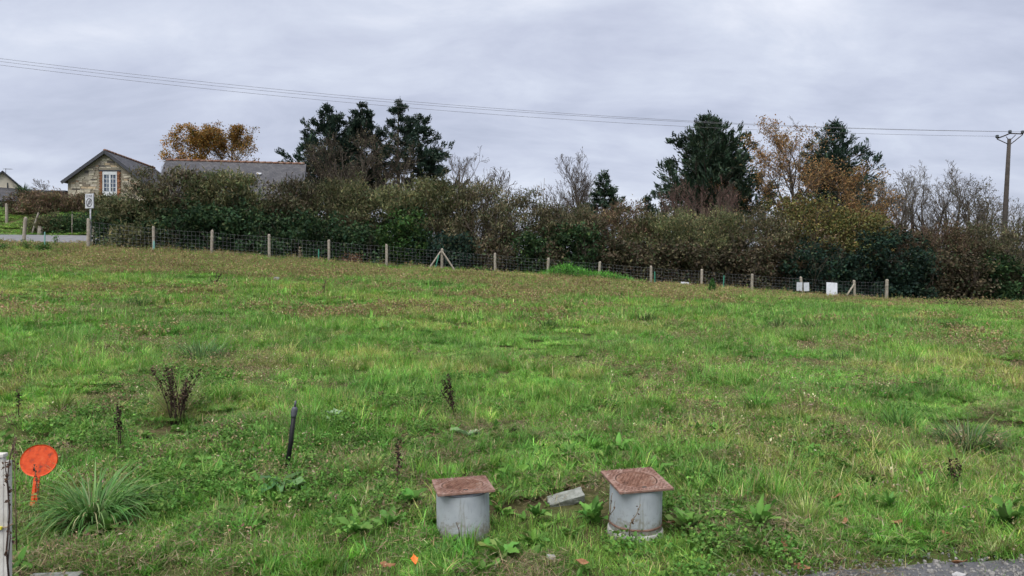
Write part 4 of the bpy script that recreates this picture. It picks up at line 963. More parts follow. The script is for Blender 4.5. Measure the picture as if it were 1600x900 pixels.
# plastic stakes
MAT['teal'] = surf('teal_plastic', [(.3, (.035, .17, .11)), (.7, (.06, .25, .17))], 5, 3, .5, 0)
MAT['pale_teal'] = surf('pale_teal_plastic', [(.3, (.12, .26, .23)), (.7, (.2, .36, .32))], 5, 3, .5, 0)
for px, yt, yb, dd, lean_, lab in [(498, 390, 409, -.25, 0, 'green plastic stake left of the fifth hedge post'), (679, 398, 424, -.2, .25, 'green plastic stake behind the braced post'),
    (1023, 425, 444, -.25, 0, 'green plastic stake just right of a post, before the white bag'), (1130, 431, 447, -.2, .05, 'green plastic stake right of the little green conifer'), (240.5, 377, 394, -.3, 0, 'pale teal plastic sleeve at the foot of a fence post'), (70, 363, 373.5, -.6, 0, 'teal plastic stake beside the lane near the fence end')]:
    p = fpos(px); d = p.y+dd; a, b = at(px, yb, d), at(px, yt, d); a.z = min(a.z, float(H(a.x, d))); h = b.z-a.z
    mb = MB(); w = .075 if px == 240.5 else .045
    mb.box((0, 0, h/2-.04), (w, w*.6, h+.08)); mb.box((0, 0, h+.012), (w*.8, w*.45, .024), taper=.6)
    tag(mb.build('plastic_stake', MAT['pale_teal'] if px in (240.5, 70) else MAT['teal'], loc=a, rot=(0, lean_, 0)), lab, 'stake', 'plastic stakes along the fence')
# posts and stakes at the lane
for px, yt, yb, d, r_, lean_, lab in [(37, 340, 380, 32.6, .075, .06, 'thick grey post beside the lane, leftmost of the near ones'), (10.5, 319, 342, 45, .08, .0, 'wooden post on the green bank at the left edge'), (50, 331, 366, 41.6, .05, .28, 'leaning thin pale stake across the lane'),
    (112.5, 331, 367, 41.8, .035, .0, 'thin upright pale stake across the lane'), (62.5, 354, 372, 41.5, .13, .02, 'short thick wooden stump across the lane'), (146.5, 355, 388, 32.7, .05, .0, 'short grey post just right of the road sign')]:
    a, b = at(px, yb, d), at(px, yt, d); a.z = min(a.z, float(H(a.x, d))); h = b.z-a.z
    o = obj('wooden_post', post_mesh(h, r_), None, a, (0, lean_, 0)); tag(o, lab, 'post', 'posts beside the lane')

# ------------------------------------------------------------------ road sign
p = at(141.5, 386, 32.2); p.z = float(H(p.x, p.y)); sg = empty('road_sign', p, (0, 0, rad(-24))); tag(sg, 'white end of 30 zone road sign on a grey pole', 'road sign')
zt, zb = CZ+(HY-303)/F*32.2-p.z, CZ+(HY-325.5)/F*32.2-p.z
MAT['sign_black'] = surf('sign_print', [(.3, (.04, .04, .045)), (.7, (.06, .06, .065))], 4, 2, .6, 0)
MAT['sign_back'] = surf('sign_back', [(.3, (.12, .125, .13)), (.7, (.18, .18, .19))], 4, 2, .6, 0)
MB().tube([(0, 0, -.3), (0, 0, zt-.03)], .034, 12).build('pole', MAT['galv'], sg, smooth=True)
sw = .52; sh = zt-zb
pl = obj('plate', MB().box((0, -.05, (zt+zb)/2), (sw, .03, sh)).mesh('plate', MAT['board_white']), sg)
MB().box((0, -.032, (zt+zb)/2), (sw+.012, .026, sh+.012)).build('rim', MAT['sign_back'], pl)
cz0 = zb+sh*.38
ring = MB(); a = np.linspace(0, 2*np.pi, 40)
V = np.array([[r*np.cos(t), 0, r*np.sin(t)*1.0] for r in (.155, .195) for t in a]); ring.add(V+np.array([0, -.067, cz0]), [[[i, i+1, i+41, i+40] for i in range(39)]]); ring.build('ring', MAT['sign_black'], pl)
bars = MB()
for q in (-.05, 0, .05): bars.box((q, -.068, cz0), (.02, .002, .36*math.cos(q*5)), Matrix.Rotation(rad(38), 3, 'Y'))
bars.build('slashes', MAT['sign_black'], pl)
def text(body, size, loc, mat, parent, name):
    cu = bpy.data.curves.new(name, 'FONT'); cu.body = body; cu.size = size; cu.align_x = 'CENTER'; cu.align_y = 'CENTER'; cu.extrude = .001; cu.materials.append(mat)
    o = bpy.data.objects.new(name, cu); COL.objects.link(o); o.parent = parent; o.location = loc; o.rotation_euler = (rad(90), 0, 0)
    me = bpy.data.meshes.new_from_object(o); me.name = name; bpy.data.objects.remove(o); me.materials.clear(); me.materials.append(mat)
    return obj(name, me, parent, loc, (rad(90), 0, 0))
text('30', .21, (0, -.068, cz0), MAT['sign_black'], pl, 'number'); text('ZONE', .14, (0, -.068, zt-.11), MAT['sign_black'], pl, 'lettering')

# ------------------------------------------------------------------ power pole and wires
PD = 42.0; pt_, pb_ = at(1577, 217, PD), at(1570, 345, PD)
gz3 = float(H(pb_.x, PD)); ux = (pt_.x-pb_.x)/(pt_.z-pb_.z); bx_ = pb_.x-ux*(pb_.z-gz3)
MAT['pole'] = surf('weathered_pole', [(.3, (.028, .024, .021)), (.7, (.068, .058, .05))], 4, 6, .9, .4, 30)
MAT['insul'] = surf('insulator_glass', [(.3, (.04, .05, .06)), (.7, (.07, .085, .09))], 4, 2, .25, 0)
pole = empty('power_pole', (bx_, PD, gz3)); tag(pole, 'dark wooden power pole with forked crossarm and three insulators', 'power pole')
ph = pt_.z-gz3
MB().tube([(0, 0, -.3), (ux*ph*.5, 0, ph*.5), (ux*ph, 0, ph)], [.17, .14, .095], 12).build('mast', MAT['pole'], pole, smooth=True)
INS = [(1558, 213), (1578, 205.5), (1598, 206)]
iw = [at(a, b, PD)-pole.location for a, b in INS]; tp = Vector((ux*ph, -.02, ph))
low = Vector((0, 0, -.12))
MB().tube([iw[0]+low, (iw[0]+iw[1])/2+low*1.05, iw[1]+low*.9, iw[2]+low], .035, 8).build('crossarm', MAT['pole'], pole, smooth=True)
for q in (0, 2): MB().tube([tp+Vector((0, -.02, -.35)), iw[q]+low*1.3], .026, 6).build('arm_brace', MAT['pole'], pole)
for q in (.35, .72): MB().tube([tp+Vector((0, 0, -.12)), iw[0].lerp(iw[2], q)+low*.9], .02, 6).build('arm_brace', MAT['pole'], pole)
for q in iw:
    io = MB().lathe([(0, -.13), (.04, -.12), (.045, -.08), (.1, -.06), (.1, -.03), (.06, -.02), (.095, .01), (.09, .05), (.05, .08), (0, .085)], 14).build('insulator', MAT['insul'], pole, loc=q, smooth=True)
WIRES = [([(0, 91.5), (600, 154.8), (1000, 185), (1300, 198.5), (1578, 205.5)], 'topmost of the three overhead wires at the left edge'),
         ([(0, 96), (600, 158.6), (1000, 187), (1300, 199.5), (1598, 206)], 'middle of the three overhead wires at the left edge'),
         ([(0, 101.6), (600, 165), (1000, 194), (1300, 207), (1558, 213)], 'lowest of the three overhead wires')]
for k, (pp, lab) in enumerate(WIRES):
    xe, De = (pp[-1][0]-CX)/F*PD, PD
    def Dx(x): return PD-(xe-x)*.115                                   # plan line of the span
    xsn, zsn = [], []
    for px, py in pp:
        D = PD
        for _ in range(30): D = Dx((px-CX)/F*D)
        xsn.append((px-CX)/F*D); zsn.append(CZ+(HY-py)/F*D)
    co = np.polyfit(xsn, zsn, 3); u = np.linspace(-44, xe, 120); z = np.polyval(co, u); z[-1] = zsn[-1]
    mb = MB(); mb.tube([(a, Dx(a), b) for a, b in zip(u, z)], .0085, 5)
    tag(mb.build('overhead_wire', MAT['cable']), lab, 'wire', 'overhead power wires')

# ------------------------------------------------------------------ inspection pipes with iron lids
def pvc():
    m, N, L, out = M('grey_pipe')
    tc = N('ShaderNodeTexCoord'); n = N('ShaderNodeTexNoise', inp={'Scale': 7, 'Detail': 6, 'Roughness': .6}); L(tc.outputs['Object'], n.inputs['Vector'])
    r = ramp_of(N, [(.3, (.30, .325, .345)), (.55, (.36, .385, .405)), (.75, (.41, .43, .435))]); L(n.outputs['Fac'], r.inputs[0])
    mp = N('ShaderNodeMapping', inp={'Scale': (22, 22, 3)}); L(tc.outputs['Object'], mp.inputs[0])
    n2 = N('ShaderNodeTexNoise', inp={'Scale': 1.0, 'Detail': 5, 'Roughness': .7}); L(mp.outputs[0], n2.inputs['Vector'])
    r2 = ramp_of(N, [(.55, (1, 1, 1)), (.72, (.66, .62, .52))]); L(n2.outputs['Fac'], r2.inputs[0])
    x = N('ShaderNodeMix', data_type='RGBA', blend_type='MULTIPLY'); x.inputs[0].default_value = 1; L(r.outputs[0], x.inputs[6]); L(r2.outputs[0], x.inputs[7])
    sp = N('ShaderNodeSeparateXYZ'); L(tc.outputs['Object'], sp.inputs[0])
    n3 = N('ShaderNodeTexNoise', inp={'Scale': 26, 'Detail': 6, 'Roughness': .75}); L(tc.outputs['Object'], n3.inputs['Vector'])
    hm = N('ShaderNodeMapRange', inp={'From Min': .0, 'From Max': .2, 'To Min': .34, 'To Max': -.10}); L(sp.outputs['Z'], hm.inputs[0])
    ad = N('ShaderNodeMath', operation='ADD'); L(n3.outputs['Fac'], ad.inputs[0]); L(hm.outputs[0], ad.inputs[1])
    r3 = ramp_of(N, [(.52, (0, 0, 0)), (.74, (.8, .8, .8))]); L(ad.outputs[0], r3.inputs[0])          # dried mud splashed up from the soil
    y = N('ShaderNodeMix', data_type='RGBA'); L(r3.outputs[0], y.inputs[0]); L(x.outputs[2], y.inputs[6]); y.inputs[7].default_value = (.16, .135, .085, 1)
    wv = N('ShaderNodeTexNoise', inp={'Scale': 60, 'Detail': 3, 'Roughness': .6}); mp2 = N('ShaderNodeMapping', inp={'Scale': (1, 1, .12), 'Rotation': (.5, .2, 0)}); L(tc.outputs['Object'], mp2.inputs[0]); L(mp2.outputs[0], wv.inputs['Vector'])
    r4 = ramp_of(N, [(.68, (0, 0, 0)), (.74, (.5, .5, .5))]); L(wv.outputs['Fac'], r4.inputs[0])
    y2 = N('ShaderNodeMix', data_type='RGBA'); L(r4.outputs[0], y2.inputs[0]); L(y.outputs[2], y2.inputs[6]); y2.inputs[7].default_value = (.2, .215, .225, 1)
    b = N('ShaderNodeBsdfPrincipled', inp={'Roughness': .5, 'Specular IOR Level': .35}); L(y2.outputs[2], b.inputs['Base Color'])
    rr = N('ShaderNodeMapRange', inp={'To Min': .38, 'To Max': .7}); L(n3.outputs['Fac'], rr.inputs[0]); L(rr.outputs[0], b.inputs['Roughness']); L(b.outputs[0], out.inputs[0]); return m
MAT['pvc'] = pvc()
MAT['pvc_pale'] = surf('pale_pipe_collar', [(.3, (.24, .235, .21)), (.7, (.40, .395, .37))], 18, 5, .6, .1, 40)
MAT['rust'] = surf('rusty_iron', [(.28, (.09, .05, .036)), (.45, (.175, .088, .06)), (.58, (.235, .13, .092)), (.72, (.27, .20, .16))], 16, 8, .85, .5, 120, dist=.4)
MAT['rust_grey'] = surf('greyed_rusty_iron', [(.28, (.12, .065, .05)), (.45, (.215, .12, .09)), (.6, (.27, .175, .14)), (.75, (.33, .27, .23))], 18, 8, .88, .5, 120, dist=.4)
MAT['iron_dark'] = surf('dark_iron', [(.3, (.02, .018, .016)), (.7, (.05, .04, .035))], 20, 4, .8, .2, 80)
def stud_field(R, inside, pitch, size, zt):
    mb = MB(); n = int(.4/pitch); k = 0
    for i in range(-n, n):
        for j in range(-n, n):
            x, y = (i+.5*(j % 2))*pitch, j*pitch*.8
            if inside(x, y):
                mb.box((x, y, zt+.0025), (size[0], size[1], .006), Matrix.Rotation(rad(38 if (i+j) % 2 else -38), 3, 'Z'), .8)
    return mb
def pipe(label, c, h, side, rotz, tilt, axis_tilt, collar, seed):
    R = np.random.default_rng(seed)
    root = empty('inspection_pipe', (c[0], c[1], -.02)); tag(root, label, 'drain pipe', 'grey drain inspection pipes')
    r = .1575; ax_ = Matrix.Rotation(axis_tilt[0], 4, 'X') @ Matrix.Rotation(axis_tilt[1], 4, 'Y')
    bo = MB().lathe([(r, -.1), (r, h), (r-.009, h), (r-.009, -.1)], 56).build('pipe_body', MAT['pvc'], root, smooth=False, rot=ax_.to_euler()); 
    for p in bo.data.polygons: p.use_smooth = True
    em = bo.modifiers.new('edges', 'EDGE_SPLIT'); em.split_angle = rad(40)
    MB().lathe([(r-.012, h-.005), (r-.045, h-.005), (r-.045, h+.012), (r-.012, h+.012), (r-.012, h-.005)], 40).build('neck', MAT['pvc'], root, rot=ax_.to_euler(), smooth=True)
    if collar:
        MB().lathe([(r, .0), (r+.010, .0), (r+.012, .012), (r+.011, .04), (r+.005, .05), (r, .05)], 48).build('collar', MAT['pvc_pale'], root, rot=ax_.to_euler(), smooth=True)
        MB().lathe([(r+.001, .074), (r+.0035, .078), (r+.0035, .084), (r+.001, .088)], 48).build('seal_ring', MAT['rust_grey'], root, rot=ax_.to_euler(), smooth=True)
    th = .016; lid = empty('lid', (0, 0, 0)); lid.parent = root; lid.location = ax_ @ Vector((0, 0, h+.018)); lid.rotation_euler = (Matrix.Rotation(tilt[0], 4, 'X') @ Matrix.Rotation(tilt[1], 4, 'Y') @ Matrix.Rotation(rotz, 4, 'Z')).to_euler()
    # square frame with a round opening
    rc = side*.375; n = 64; a = np.linspace(0, 2*np.pi, n, endpoint=False)
    s2 = side/2; sq = np.array([[np.cos(t), np.sin(t)] for t in a]); sq = sq/np.maximum(np.abs(sq[:, :1]), np.abs(sq[:, 1:]))*s2
    ci = np.stack([np.cos(a), np.sin(a)], -1)*rc
    V = np.concatenate([np.c_[sq, np.full(n, th)], np.c_[ci, np.full(n, th)], np.c_[sq, np.zeros(n)], np.c_[ci, np.zeros(n)]])
    Q = []
    for i in range(n):
        j = (i+1) % n
        Q += [[i, j, n+j, n+i], [2*n+j, 2*n+i, 3*n+i, 3*n+j], [i, 2*n+i, 2*n+j, j], [n+i, n+j, 3*n+j, 3*n+i]]
    fr = MB().add(V, [Q]).build('lid_frame', MAT['rust_grey'], lid); bevel(fr, .003, 2)
    MB().lathe([(0, .001), (.142, .001), (.140, -.03), (0, -.03)], 40).build('frame_skirt', MAT['iron_dark'], lid, smooth=False)
    dk = MB().lathe([(0, th-.001), (rc-.016, th-.001), (rc-.006, th-.003), (rc-.005, .002), (0, .001)], 56).build('cover', MAT['rust'], lid, smooth=False)
    hy = -rc+.004
    tag(stud_field(R, lambda x, y: x*x+y*y < (rc-.018)**2 and not (abs(x) < .02 and y < -rc+.04), .024, (.017, .0075), th-.001).build('tread_pattern', MAT['rust'], dk), kind='stuff')
    tag(stud_field(R, lambda x, y: x*x+y*y > (rc+.010)**2 and max(abs(x), abs(y)) < s2-.012, .024, (.017, .0075), th).build('tread_pattern', MAT['rust_grey'], fr), kind='stuff')
    MB().box((0, -rc+.001, th-.0005), (.028, .016, .004)).build('key_slot', MAT['iron_dark'], dk)
    return root
pipe('grey drain pipe with level square rusty lid, sunk in grass', (-.289, 4.385), .290, .335, rad(12), (rad(-1), rad(-1.5)), (rad(0), rad(-1)), False, 1)
pipe('taller grey drain pipe with tilted square rusty lid and pale base collar', (.745, 4.46), .305, .335, rad(12.5), (rad(6.5), rad(.5)), (rad(2), rad(1)), True, 2)
# dry stalks against the pipes
def stalk(label, pts, r, mat, name='dry_stalk', buds=0, group='dry weed stalks in the foreground', seed=0, side=()):
    R = np.random.default_rng(900+seed); pts = [Vector(p) for p in pts]; b = pts[0]
    root = empty(name, b); tag(root, label, 'dry weed', group)
    mb = MB(); mb.tube([p-b for p in pts], np.linspace(r, r*.45, len(pts)), 6); mb.build('stem', mat, root, smooth=True)
    for s in side: mb = MB(); mb.tube([Vector(p)-b for p in s], np.linspace(r*.7, r*.35, len(s)), 5); mb.build('side_stem', mat, root, smooth=True)
    if buds:
        L_ = [(Vector(a)-b, Vector(c)-b) for sp in (pts, *side) for a, c in list(zip(sp, sp[1:]))[len(sp)//2-1:]]
        C = np.array([tuple(a.lerp(c, R.random())) for a, c in (L_[R.integers(0, len(L_))] for _ in range(buds))])+R.normal(0, r*1.6, (buds, 3))
        tag(obj('seed_heads', foliage_mesh('seed_heads', R, C, r*5*R.uniform(.5, 1.3, buds), .6, pick(R, [(3, (.075, .045, .032)), (2, (.12, .08, .05)), (1, (.05, .032, .025))], buds), MAT['dry']), root), kind='stuff')
    return root
MAT['stalk'] = surf('dark_dry_stem', [(.3, (.035, .022, .018)), (.7, (.085, .055, .042))], 30, 4, .9, 0)
MAT['stalk_tan'] = surf('tan_dry_stem', [(.3, (.12, .09, .06)), (.7, (.22, .17, .11))], 30, 4, .9, 0)
def near(px, py, D): return at(px, py, D)
stalk('thin brown stalk standing in front of the tilted lid pipe', [near(983, 838, 4.22), near(985, 818, 4.22), near(994, 805, 4.22), near(1001, 788, 4.22)], .0035, MAT['stalk_tan'], buds=14, seed=1, side=[[near(984, 822, 4.22), near(988, 812, 4.22), near(990, 808, 4.22)]])
stalk('curled tan stalk at the left side of the tilted lid pipe', [near(950, 815, 4.3), near(954, 795, 4.3), near(955, 778, 4.3), near(957, 770, 4.3)], .0035, MAT['stalk_tan'], buds=12, seed=2, side=[[near(952, 806, 4.3), near(959, 796, 4.3), near(961, 782, 4.3)]])
stalk('thin dark stalk in front of the level lid pipe', [near(718, 842, 4.16), near(717, 828, 4.16), near(714, 820, 4.16), near(712, 816, 4.16)], .003, MAT['stalk'], buds=8, seed=3)

# ------------------------------------------------------------------ dock plants, stalks
def dock(label, px, py, hpx, wpx, n, seed, lean=0.0, thick=.009, dens=60):
    R = np.random.default_rng(seed); g = G(px, py); s = g.y/F; h = hpx*s; w = wpx*s
    root = empty('dried_dock', g); tag(root, label, 'dried plant', 'dried brown dock plants in the field')
    for i in range(n):
        bx = R.uniform(-.12, .12)*w; tx = (R.uniform(-.5, .5) if n > 1 else 0)*w+lean*h; hh = h*R.uniform(.6, 1.0) if i else h
        by = R.normal(0, .03); ty = R.normal(0, .06); th = thick*R.uniform(.7, 1.1)
        pts = np.array([[bx, by, -.02], [bx*.7+tx*.3, by+ty*.3, hh*.4], [bx*.3+tx*.7, by+ty*.7, hh*.72], [tx, ty, hh]])
        st = MB().tube(pts, [th, th*.8, th*.55, th*.25], 6).build('stem', MAT['stalk'], root, smooth=True)
        m = dens; f = R.uniform(.3, .98, m); sg = f*3; a = np.minimum(sg.astype(int), 2); C = pts[a]+(pts[a+1]-pts[a])*(sg-a)[:, None]+R.normal(0, .011, (m, 3))
        obj('seed_head', foliage_mesh('seed_head', R, C, R.uniform(.015, .032, m), .6, pick(R, [(4, (.032, .022, .018)), (2, (.06, .038, .028)), (1, (.10, .062, .042))], m), MAT['dry']), st)
    return root
dock('bushy dark brown dried dock with many spiky stems', 275, 668, 92, 84, 15, 601, thick=.0045, dens=60)
dock('dried dock stalk leaning left, alone in mid field', 712, 655, 68, 30, 5, 602, lean=-.35, thick=.0055)
dock('thin crooked dried stalk between white panel and bushy dock', 188, 705, 72, 8, 2, 603, lean=-.05, thick=.006)
dock('short curved dark twig right of the black standpipe', 585, 642, 30, 3, 1, 604, lean=.4, thick=.006, dens=6)
dock('thin dark dried stalk left of the level lid pipe', 622, 770, 78, 6, 2, 605, thick=.004, dens=45)
dock('small dried stalk at the left edge above the orange paddle', 23, 660, 44, 4, 1, 606, thick=.006)
dock('dark dried stalk far off, right of the thick grey post', 337, 447, 24, 16, 4, 607, thick=.012)
dock('dark dried stalk far off below the fifth hedge post', 507, 462, 26, 8, 2, 608, thick=.012)
dock('dried stalk with a single round brown seed head', 153, 600, 16, 2, 1, 609, thick=.004, dens=30)
dock('dried weed stalk with pale fluff near the lower right', 1489, 756, 44, 22, 4, 610, thick=.004, dens=30)
dock('low dry brown stem lying near the pale leaf', 792, 690, 10, 40, 3, 611, thick=.006, dens=25)

# ------------------------------------------------------------------ big tufts
def big_tuft(label, px, py, hpx, wpx, n, pal, seed, width=.006, lean=.6, bend=1.3, spread=.12, mat='grass', name='grass_clump', az=None, cat='grass tuft'):
    R = np.random.default_rng(seed); g = G(px, py); s = g.y/F; h = hpx*s; w = wpx*s
    a = R.uniform(0, 6.28, n) if az is None else R.normal(az, 1.0, n); r = spread*w*np.sqrt(R.random(n))
    B = np.stack([r*np.cos(a), r*np.sin(a), np.full(n, -.01)], -1)
    V, Fs, C = blades(R, B, a+R.normal(0, .3, n), np.abs(R.normal(0, lean, n))*.6+.05, np.hypot(h, w*.45)*R.uniform(.55, 1.15, n), width*R.uniform(.6, 1.3, n), bend*R.uniform(.5, 1.4, n), pick(R, pal, n), 5)
    o = obj(name, MB().add(V, Fs, C).mesh(name, MAT[mat], True, True), None, g); return tag(o, label, cat, 'tall grass tufts in the field')
SEDGE = [(5, (.08, .185, .045)), (3, (.11, .225, .055)), (1.5, (.19, .27, .10)), (.5, (.32, .29, .15))]
big_tuft('large arching sedge tuft right of the orange paddle', 146, 815, 84, 165, 560, SEDGE, 701, .011, .85, 2.0, .2, 'broad')
big_tuft('straw coloured tuft behind the bushy dried dock', 274, 650, 62, 120, 300, [(3, (.32, .30, .14)), (3, (.16, .24, .06)), (1, (.38, .34, .2))], 702, .006, .8, .9, .12, 'broad')
big_tuft('dark green drooping tuft in the right half of the field', 1185, 642, 30, 62, 240, [(4, (.075, .20, .03)), (2, (.12, .25, .04))], 703, .007, .6, 1.3, .25, 'broad')
big_tuft('grassy tussock right of the dark drooping tuft', 1405, 668, 36, 70, 220, [(4, (.085, .20, .04)), (2, (.14, .25, .06))], 704, .007, .5, 1.0, .25, 'broad')
big_tuft('shaggy blue green tussock with dead grass near the right edge', 1515, 697, 34, 120, 320, [(4, (.075, .16, .055)), (2, (.19, .22, .10)), (1, (.32, .27, .16))], 705, .008, .9, 1.5, .3, 'broad')
big_tuft('pale yellow green domed tuft at the lower right', 1258, 814, 34, 66, 260, [(4, (.26, .36, .09)), (2, (.18, .30, .06)), (1, (.38, .35, .17))], 706, .004, .45, .6, .3, 'broad')
big_tuft('yellowish pale tuft between standpipe and pipes', 577, 742, 26, 62, 180, [(4, (.32, .35, .12)), (2, (.20, .29, .07)), (1, (.42, .37, .21))], 707, .004, .6, .8, .25, 'broad')
big_tuft('dense green tuft right of the bushy dried dock', 348, 628, 22, 60, 260, LUSH, 708, .006, .5, .8, .35)
big_tuft('spiky yellow green tuft left of the thin crooked stalk', 95, 650, 34, 70, 140, [(3, (.15, .21, .05)), (2, (.09, .16, .03))], 709, .007, .7, .8, .15, 'broad')
big_tuft('blue green grass clump across the middle left of the field', 310, 560, 18, 90, 260, [(4, (.09, .18, .065)), (2, (.15, .23, .09))], 710, .010, .8, 1.3, .4, 'broad')
big_tuft('small tuft at the foot of the level lid pipe', 752, 838, 22, 30, 90, LUSH, 711, .005, .4, .6, .3)
big_tuft('lush grass clump right behind the level lid pipe', 700, 762, 20, 60, 200, LUSH, 712, .006, .5, .8, .4)
for k, (px, py, w_) in enumerate([(1008, 503, 34), (1218, 515, 36), (1268, 517, 34), (1312, 562, 34), (1482, 517, 26), (220, 478, 40), (855, 512, 30), (1120, 488, 22)]):
    big_tuft(['dark green hummock right of the field centre', 'dark grassy hummock below the white boards, nearer the centre', 'dark grassy hummock below the leaning board', 'low green hummock in the right half of the field',
      'small dark hummock near the right edge below the hedge', 'dark green hummock in the far left of the field', 'dark green hummock below the mown grass heap', 'small dark hummock below the little green conifer'][k],
      px, py, 13, w_, 200, [(4, (.07, .145, .04)), (2, (.11, .20, .05)), (1, (.18, .18, .08))], 720+k, .014, .6, 1.0, .4, 'broad', 'grass_hummock')
# mown grass heap near the fence
R = np.random.default_rng(730); hp_ = fpos(905); n = 2600
hx_ = R.normal(0, 1.6, n).clip(-2.6, 2.7); hz_ = (.62*np.exp(-((hx_+.7)/1.0)**2)+.36*np.exp(-((hx_-1.2)/1.1)**2))*np.sqrt(R.random(n)); hy_ = R.normal(-.55, .3, n)
B = np.stack([hx_, hy_, hz_-.05*hx_+0*hy_], -1)
V, Fs, C = blades(R, B, R.uniform(0, 6.28, n), R.uniform(.3, 1.3, n), R.uniform(.15, .35, n), np.full(n, .016), R.uniform(.4, 1.6, n), pick(R, [(4, (.085, .25, .036)), (3, (.115, .30, .05)), (1, (.055, .17, .03))], n), 3)
tag(obj('grass_heap', MB().add(V, Fs, C).mesh('grass_heap', MAT['broad'], True), None, hp_), 'bright green heap of long grass against the fence', 'grass heap')
# little conifer at the fence
R = np.random.default_rng(731); g = G(1113, 459); s = g.y/F; hh = 25*s
root = empty('tiny_conifer', g); tag(root, 'tiny bright green young conifer in front of the fence', 'young conifer')
MB().tube([(0, 0, -.02), (0, 0, hh)], [.015, .006], 6).build('trunk', MAT['bark'], root)
n = 900; z = R.random(n)**1.1*hh; rr = (.23*(1-(z/hh)**1.5)*np.minimum(1, .5+z/hh*3))*np.sqrt(R.random(n)); a = R.uniform(0, 6.28, n)
obj('crown', foliage_mesh('crown', R, np.stack([rr*np.cos(a), rr*np.sin(a), z], -1), .08, .35, pick(R, [(3, (.035, .10, .025)), (2, (.06, .15, .035))], n), MAT['needle'], np.stack([np.cos(a), np.sin(a), 1.2+0*a], -1), .6), root)
# weeds at the far left by the lane and ferns at the hedge foot
def leafy_weed(label, px, py, hpx, wpx, n, pal, seed, name='leafy_weed', group='leafy weeds at the field edge', cat='weed', lw=.07, mat='broad'):
    R = np.random.default_rng(seed); g = G(px, py); s = g.y/F; h, w = hpx*s, wpx*s
    root = empty(name, g); tag(root, label, cat, group)
    m = max(3, n//40); mb = MB(); tips = []
    for i in range(m):
        t = np.array([R.uniform(-.45, .45)*w, R.normal(0, .08), h*R.uniform(.6, .95)]); tips.append(t); mb.tube([(t[0]*.2, t[1]*.2, -.02), t*np.array([.6, .6, .55]), t], [.006, .005, .003], 5)
    tag(mb.build('stems', MAT['stalk_tan'], root), kind='stuff'); tips = np.array(tips)
    i = R.integers(0, m, n); f = R.uniform(.1, 1, (n, 1)); C = tips[i]*f+R.normal(0, 1, (n, 3))*np.array([w*.14, .08, h*.1]); C[:, 2] = np.abs(C[:, 2])
    obj('leaves', foliage_mesh('leaves', R, C, lw*R.uniform(.5, 1.4, n), .5, pick(R, pal, n), MAT[mat]), root); return root
WG = [(4, (.06, .14, .03)), (3, (.09, .18, .045)), (1, (.13, .19, .07))]
leafy_weed('bright green weed bush by the lane below the leaning stake', 70, 393, 16, 36, 500, WG, 740)
leafy_weed('green weed by the thick grey post', 42, 392, 22, 14, 220, WG, 741)
leafy_weed('thin green sapling weed before the lane', 88, 384, 24, 10, 120, WG, 742)
leafy_weed('green weed at the left edge below the lane', 12, 393, 16, 34, 400, WG, 743)
leafy_weed('pale green weed behind the fence, right of the third hedge post', 437, 402, 20, 22, 260, [(3, (.11, .16, .06)), (2, (.07, .12, .04))], 744)
leafy_weed('rusty dead bracken behind the fence', 552, 413, 20, 44, 420, [(4, (.17, .085, .05)), (2, (.26, .17, .11)), (2, (.10, .055, .035))], 745, mat='dry', lw=.11)
leafy_weed('green nettle by the fence right of the braced post', 752, 428, 14, 34, 260, WG, 746)
leafy_weed('dry russet weed row at the fence foot by the boards', 1215, 458, 10, 110, 700, [(4, (.13, .09, .07)), (2, (.19, .14, .10)), (1, (.08, .06, .045))], 747, mat='dry')
leafy_weed('dry russet weeds below the leaning board', 1330, 470, 10, 60, 420, [(4, (.13, .09, .07)), (2, (.19, .14, .10)), (1, (.08, .06, .045))], 748, mat='dry')
leafy_weed('russet dead weeds at the right hedge foot', 1500, 482, 16, 150, 900, [(4, (.11, .075, .055)), (2, (.16, .12, .08)), (2, (.06, .07, .03))], 749, mat='dry')
leafy_weed('dead pale stem weed behind the fence, left of a green stake', 468, 408, 22, 7, 80, [(3, (.27, .22, .15))], 750, mat='dry')

# ------------------------------------------------------------------ broad leaved plants in the foreground
def rosette(label, px, py, wpx, n, seed, pal=WEED, lw=.28, lean=.75, hgt=1.0):
    R = np.random.default_rng(seed); g = G(px, py); s = g.y/F; l = wpx*s*.55
    az = np.arange(n)*2.4+R.normal(0, .3, n)
    g.z += .035; root = empty('dock_rosette', g); tag(root, label, 'leafy plant', 'broad leaved plants around the pipes')
    for i in range(n):
        V, Fs, C = broad_leaves(R, np.array([[0, 0, 0.]]), az[i:i+1], np.array([np.clip(R.normal(lean, .25), .1, 1.3)]), np.array([l*R.uniform(.65, 1.15)*hgt]), np.array([l*lw*R.uniform(.8, 1.2)]), np.array([R.uniform(.3, .9)]), pick(R, pal, 1, .15), 6)
        obj('leaf', MB().add(V, Fs, C).mesh('leaf', MAT['broad'], True, True), root)
    return root
PALE = [(3, (.25, .35, .21)), (2, (.18, .28, .14))]
DOCKG = [(4, (.09, .21, .04)), (3, (.125, .26, .05)), (1, (.18, .28, .07))]
rosette('leafy dock plant between the two pipes, against the tilted lid one', 928, 815, 78, 14, 801, DOCKG, .28, .5)
rosette('leafy dock plant to the right of the tilted lid pipe', 1072, 832, 78, 13, 802, DOCKG, .26, .65)
rosette('spreading leafy plant below the gap between the pipes', 785, 872, 84, 14, 803, DOCKG, .3, 1.0)
rosette('broad leaved plant left of the level lid pipe', 640, 800, 64, 10, 804, DOCKG, .4, .8)
rosette('leafy plant between the pipes, in front of the concrete chunk', 838, 812, 60, 11, 805, DOCKG, .34, .7)
rosette('pale grey green leaves of a plant above the level lid pipe', 730, 692, 50, 5, 806, PALE, .55, 1.1)
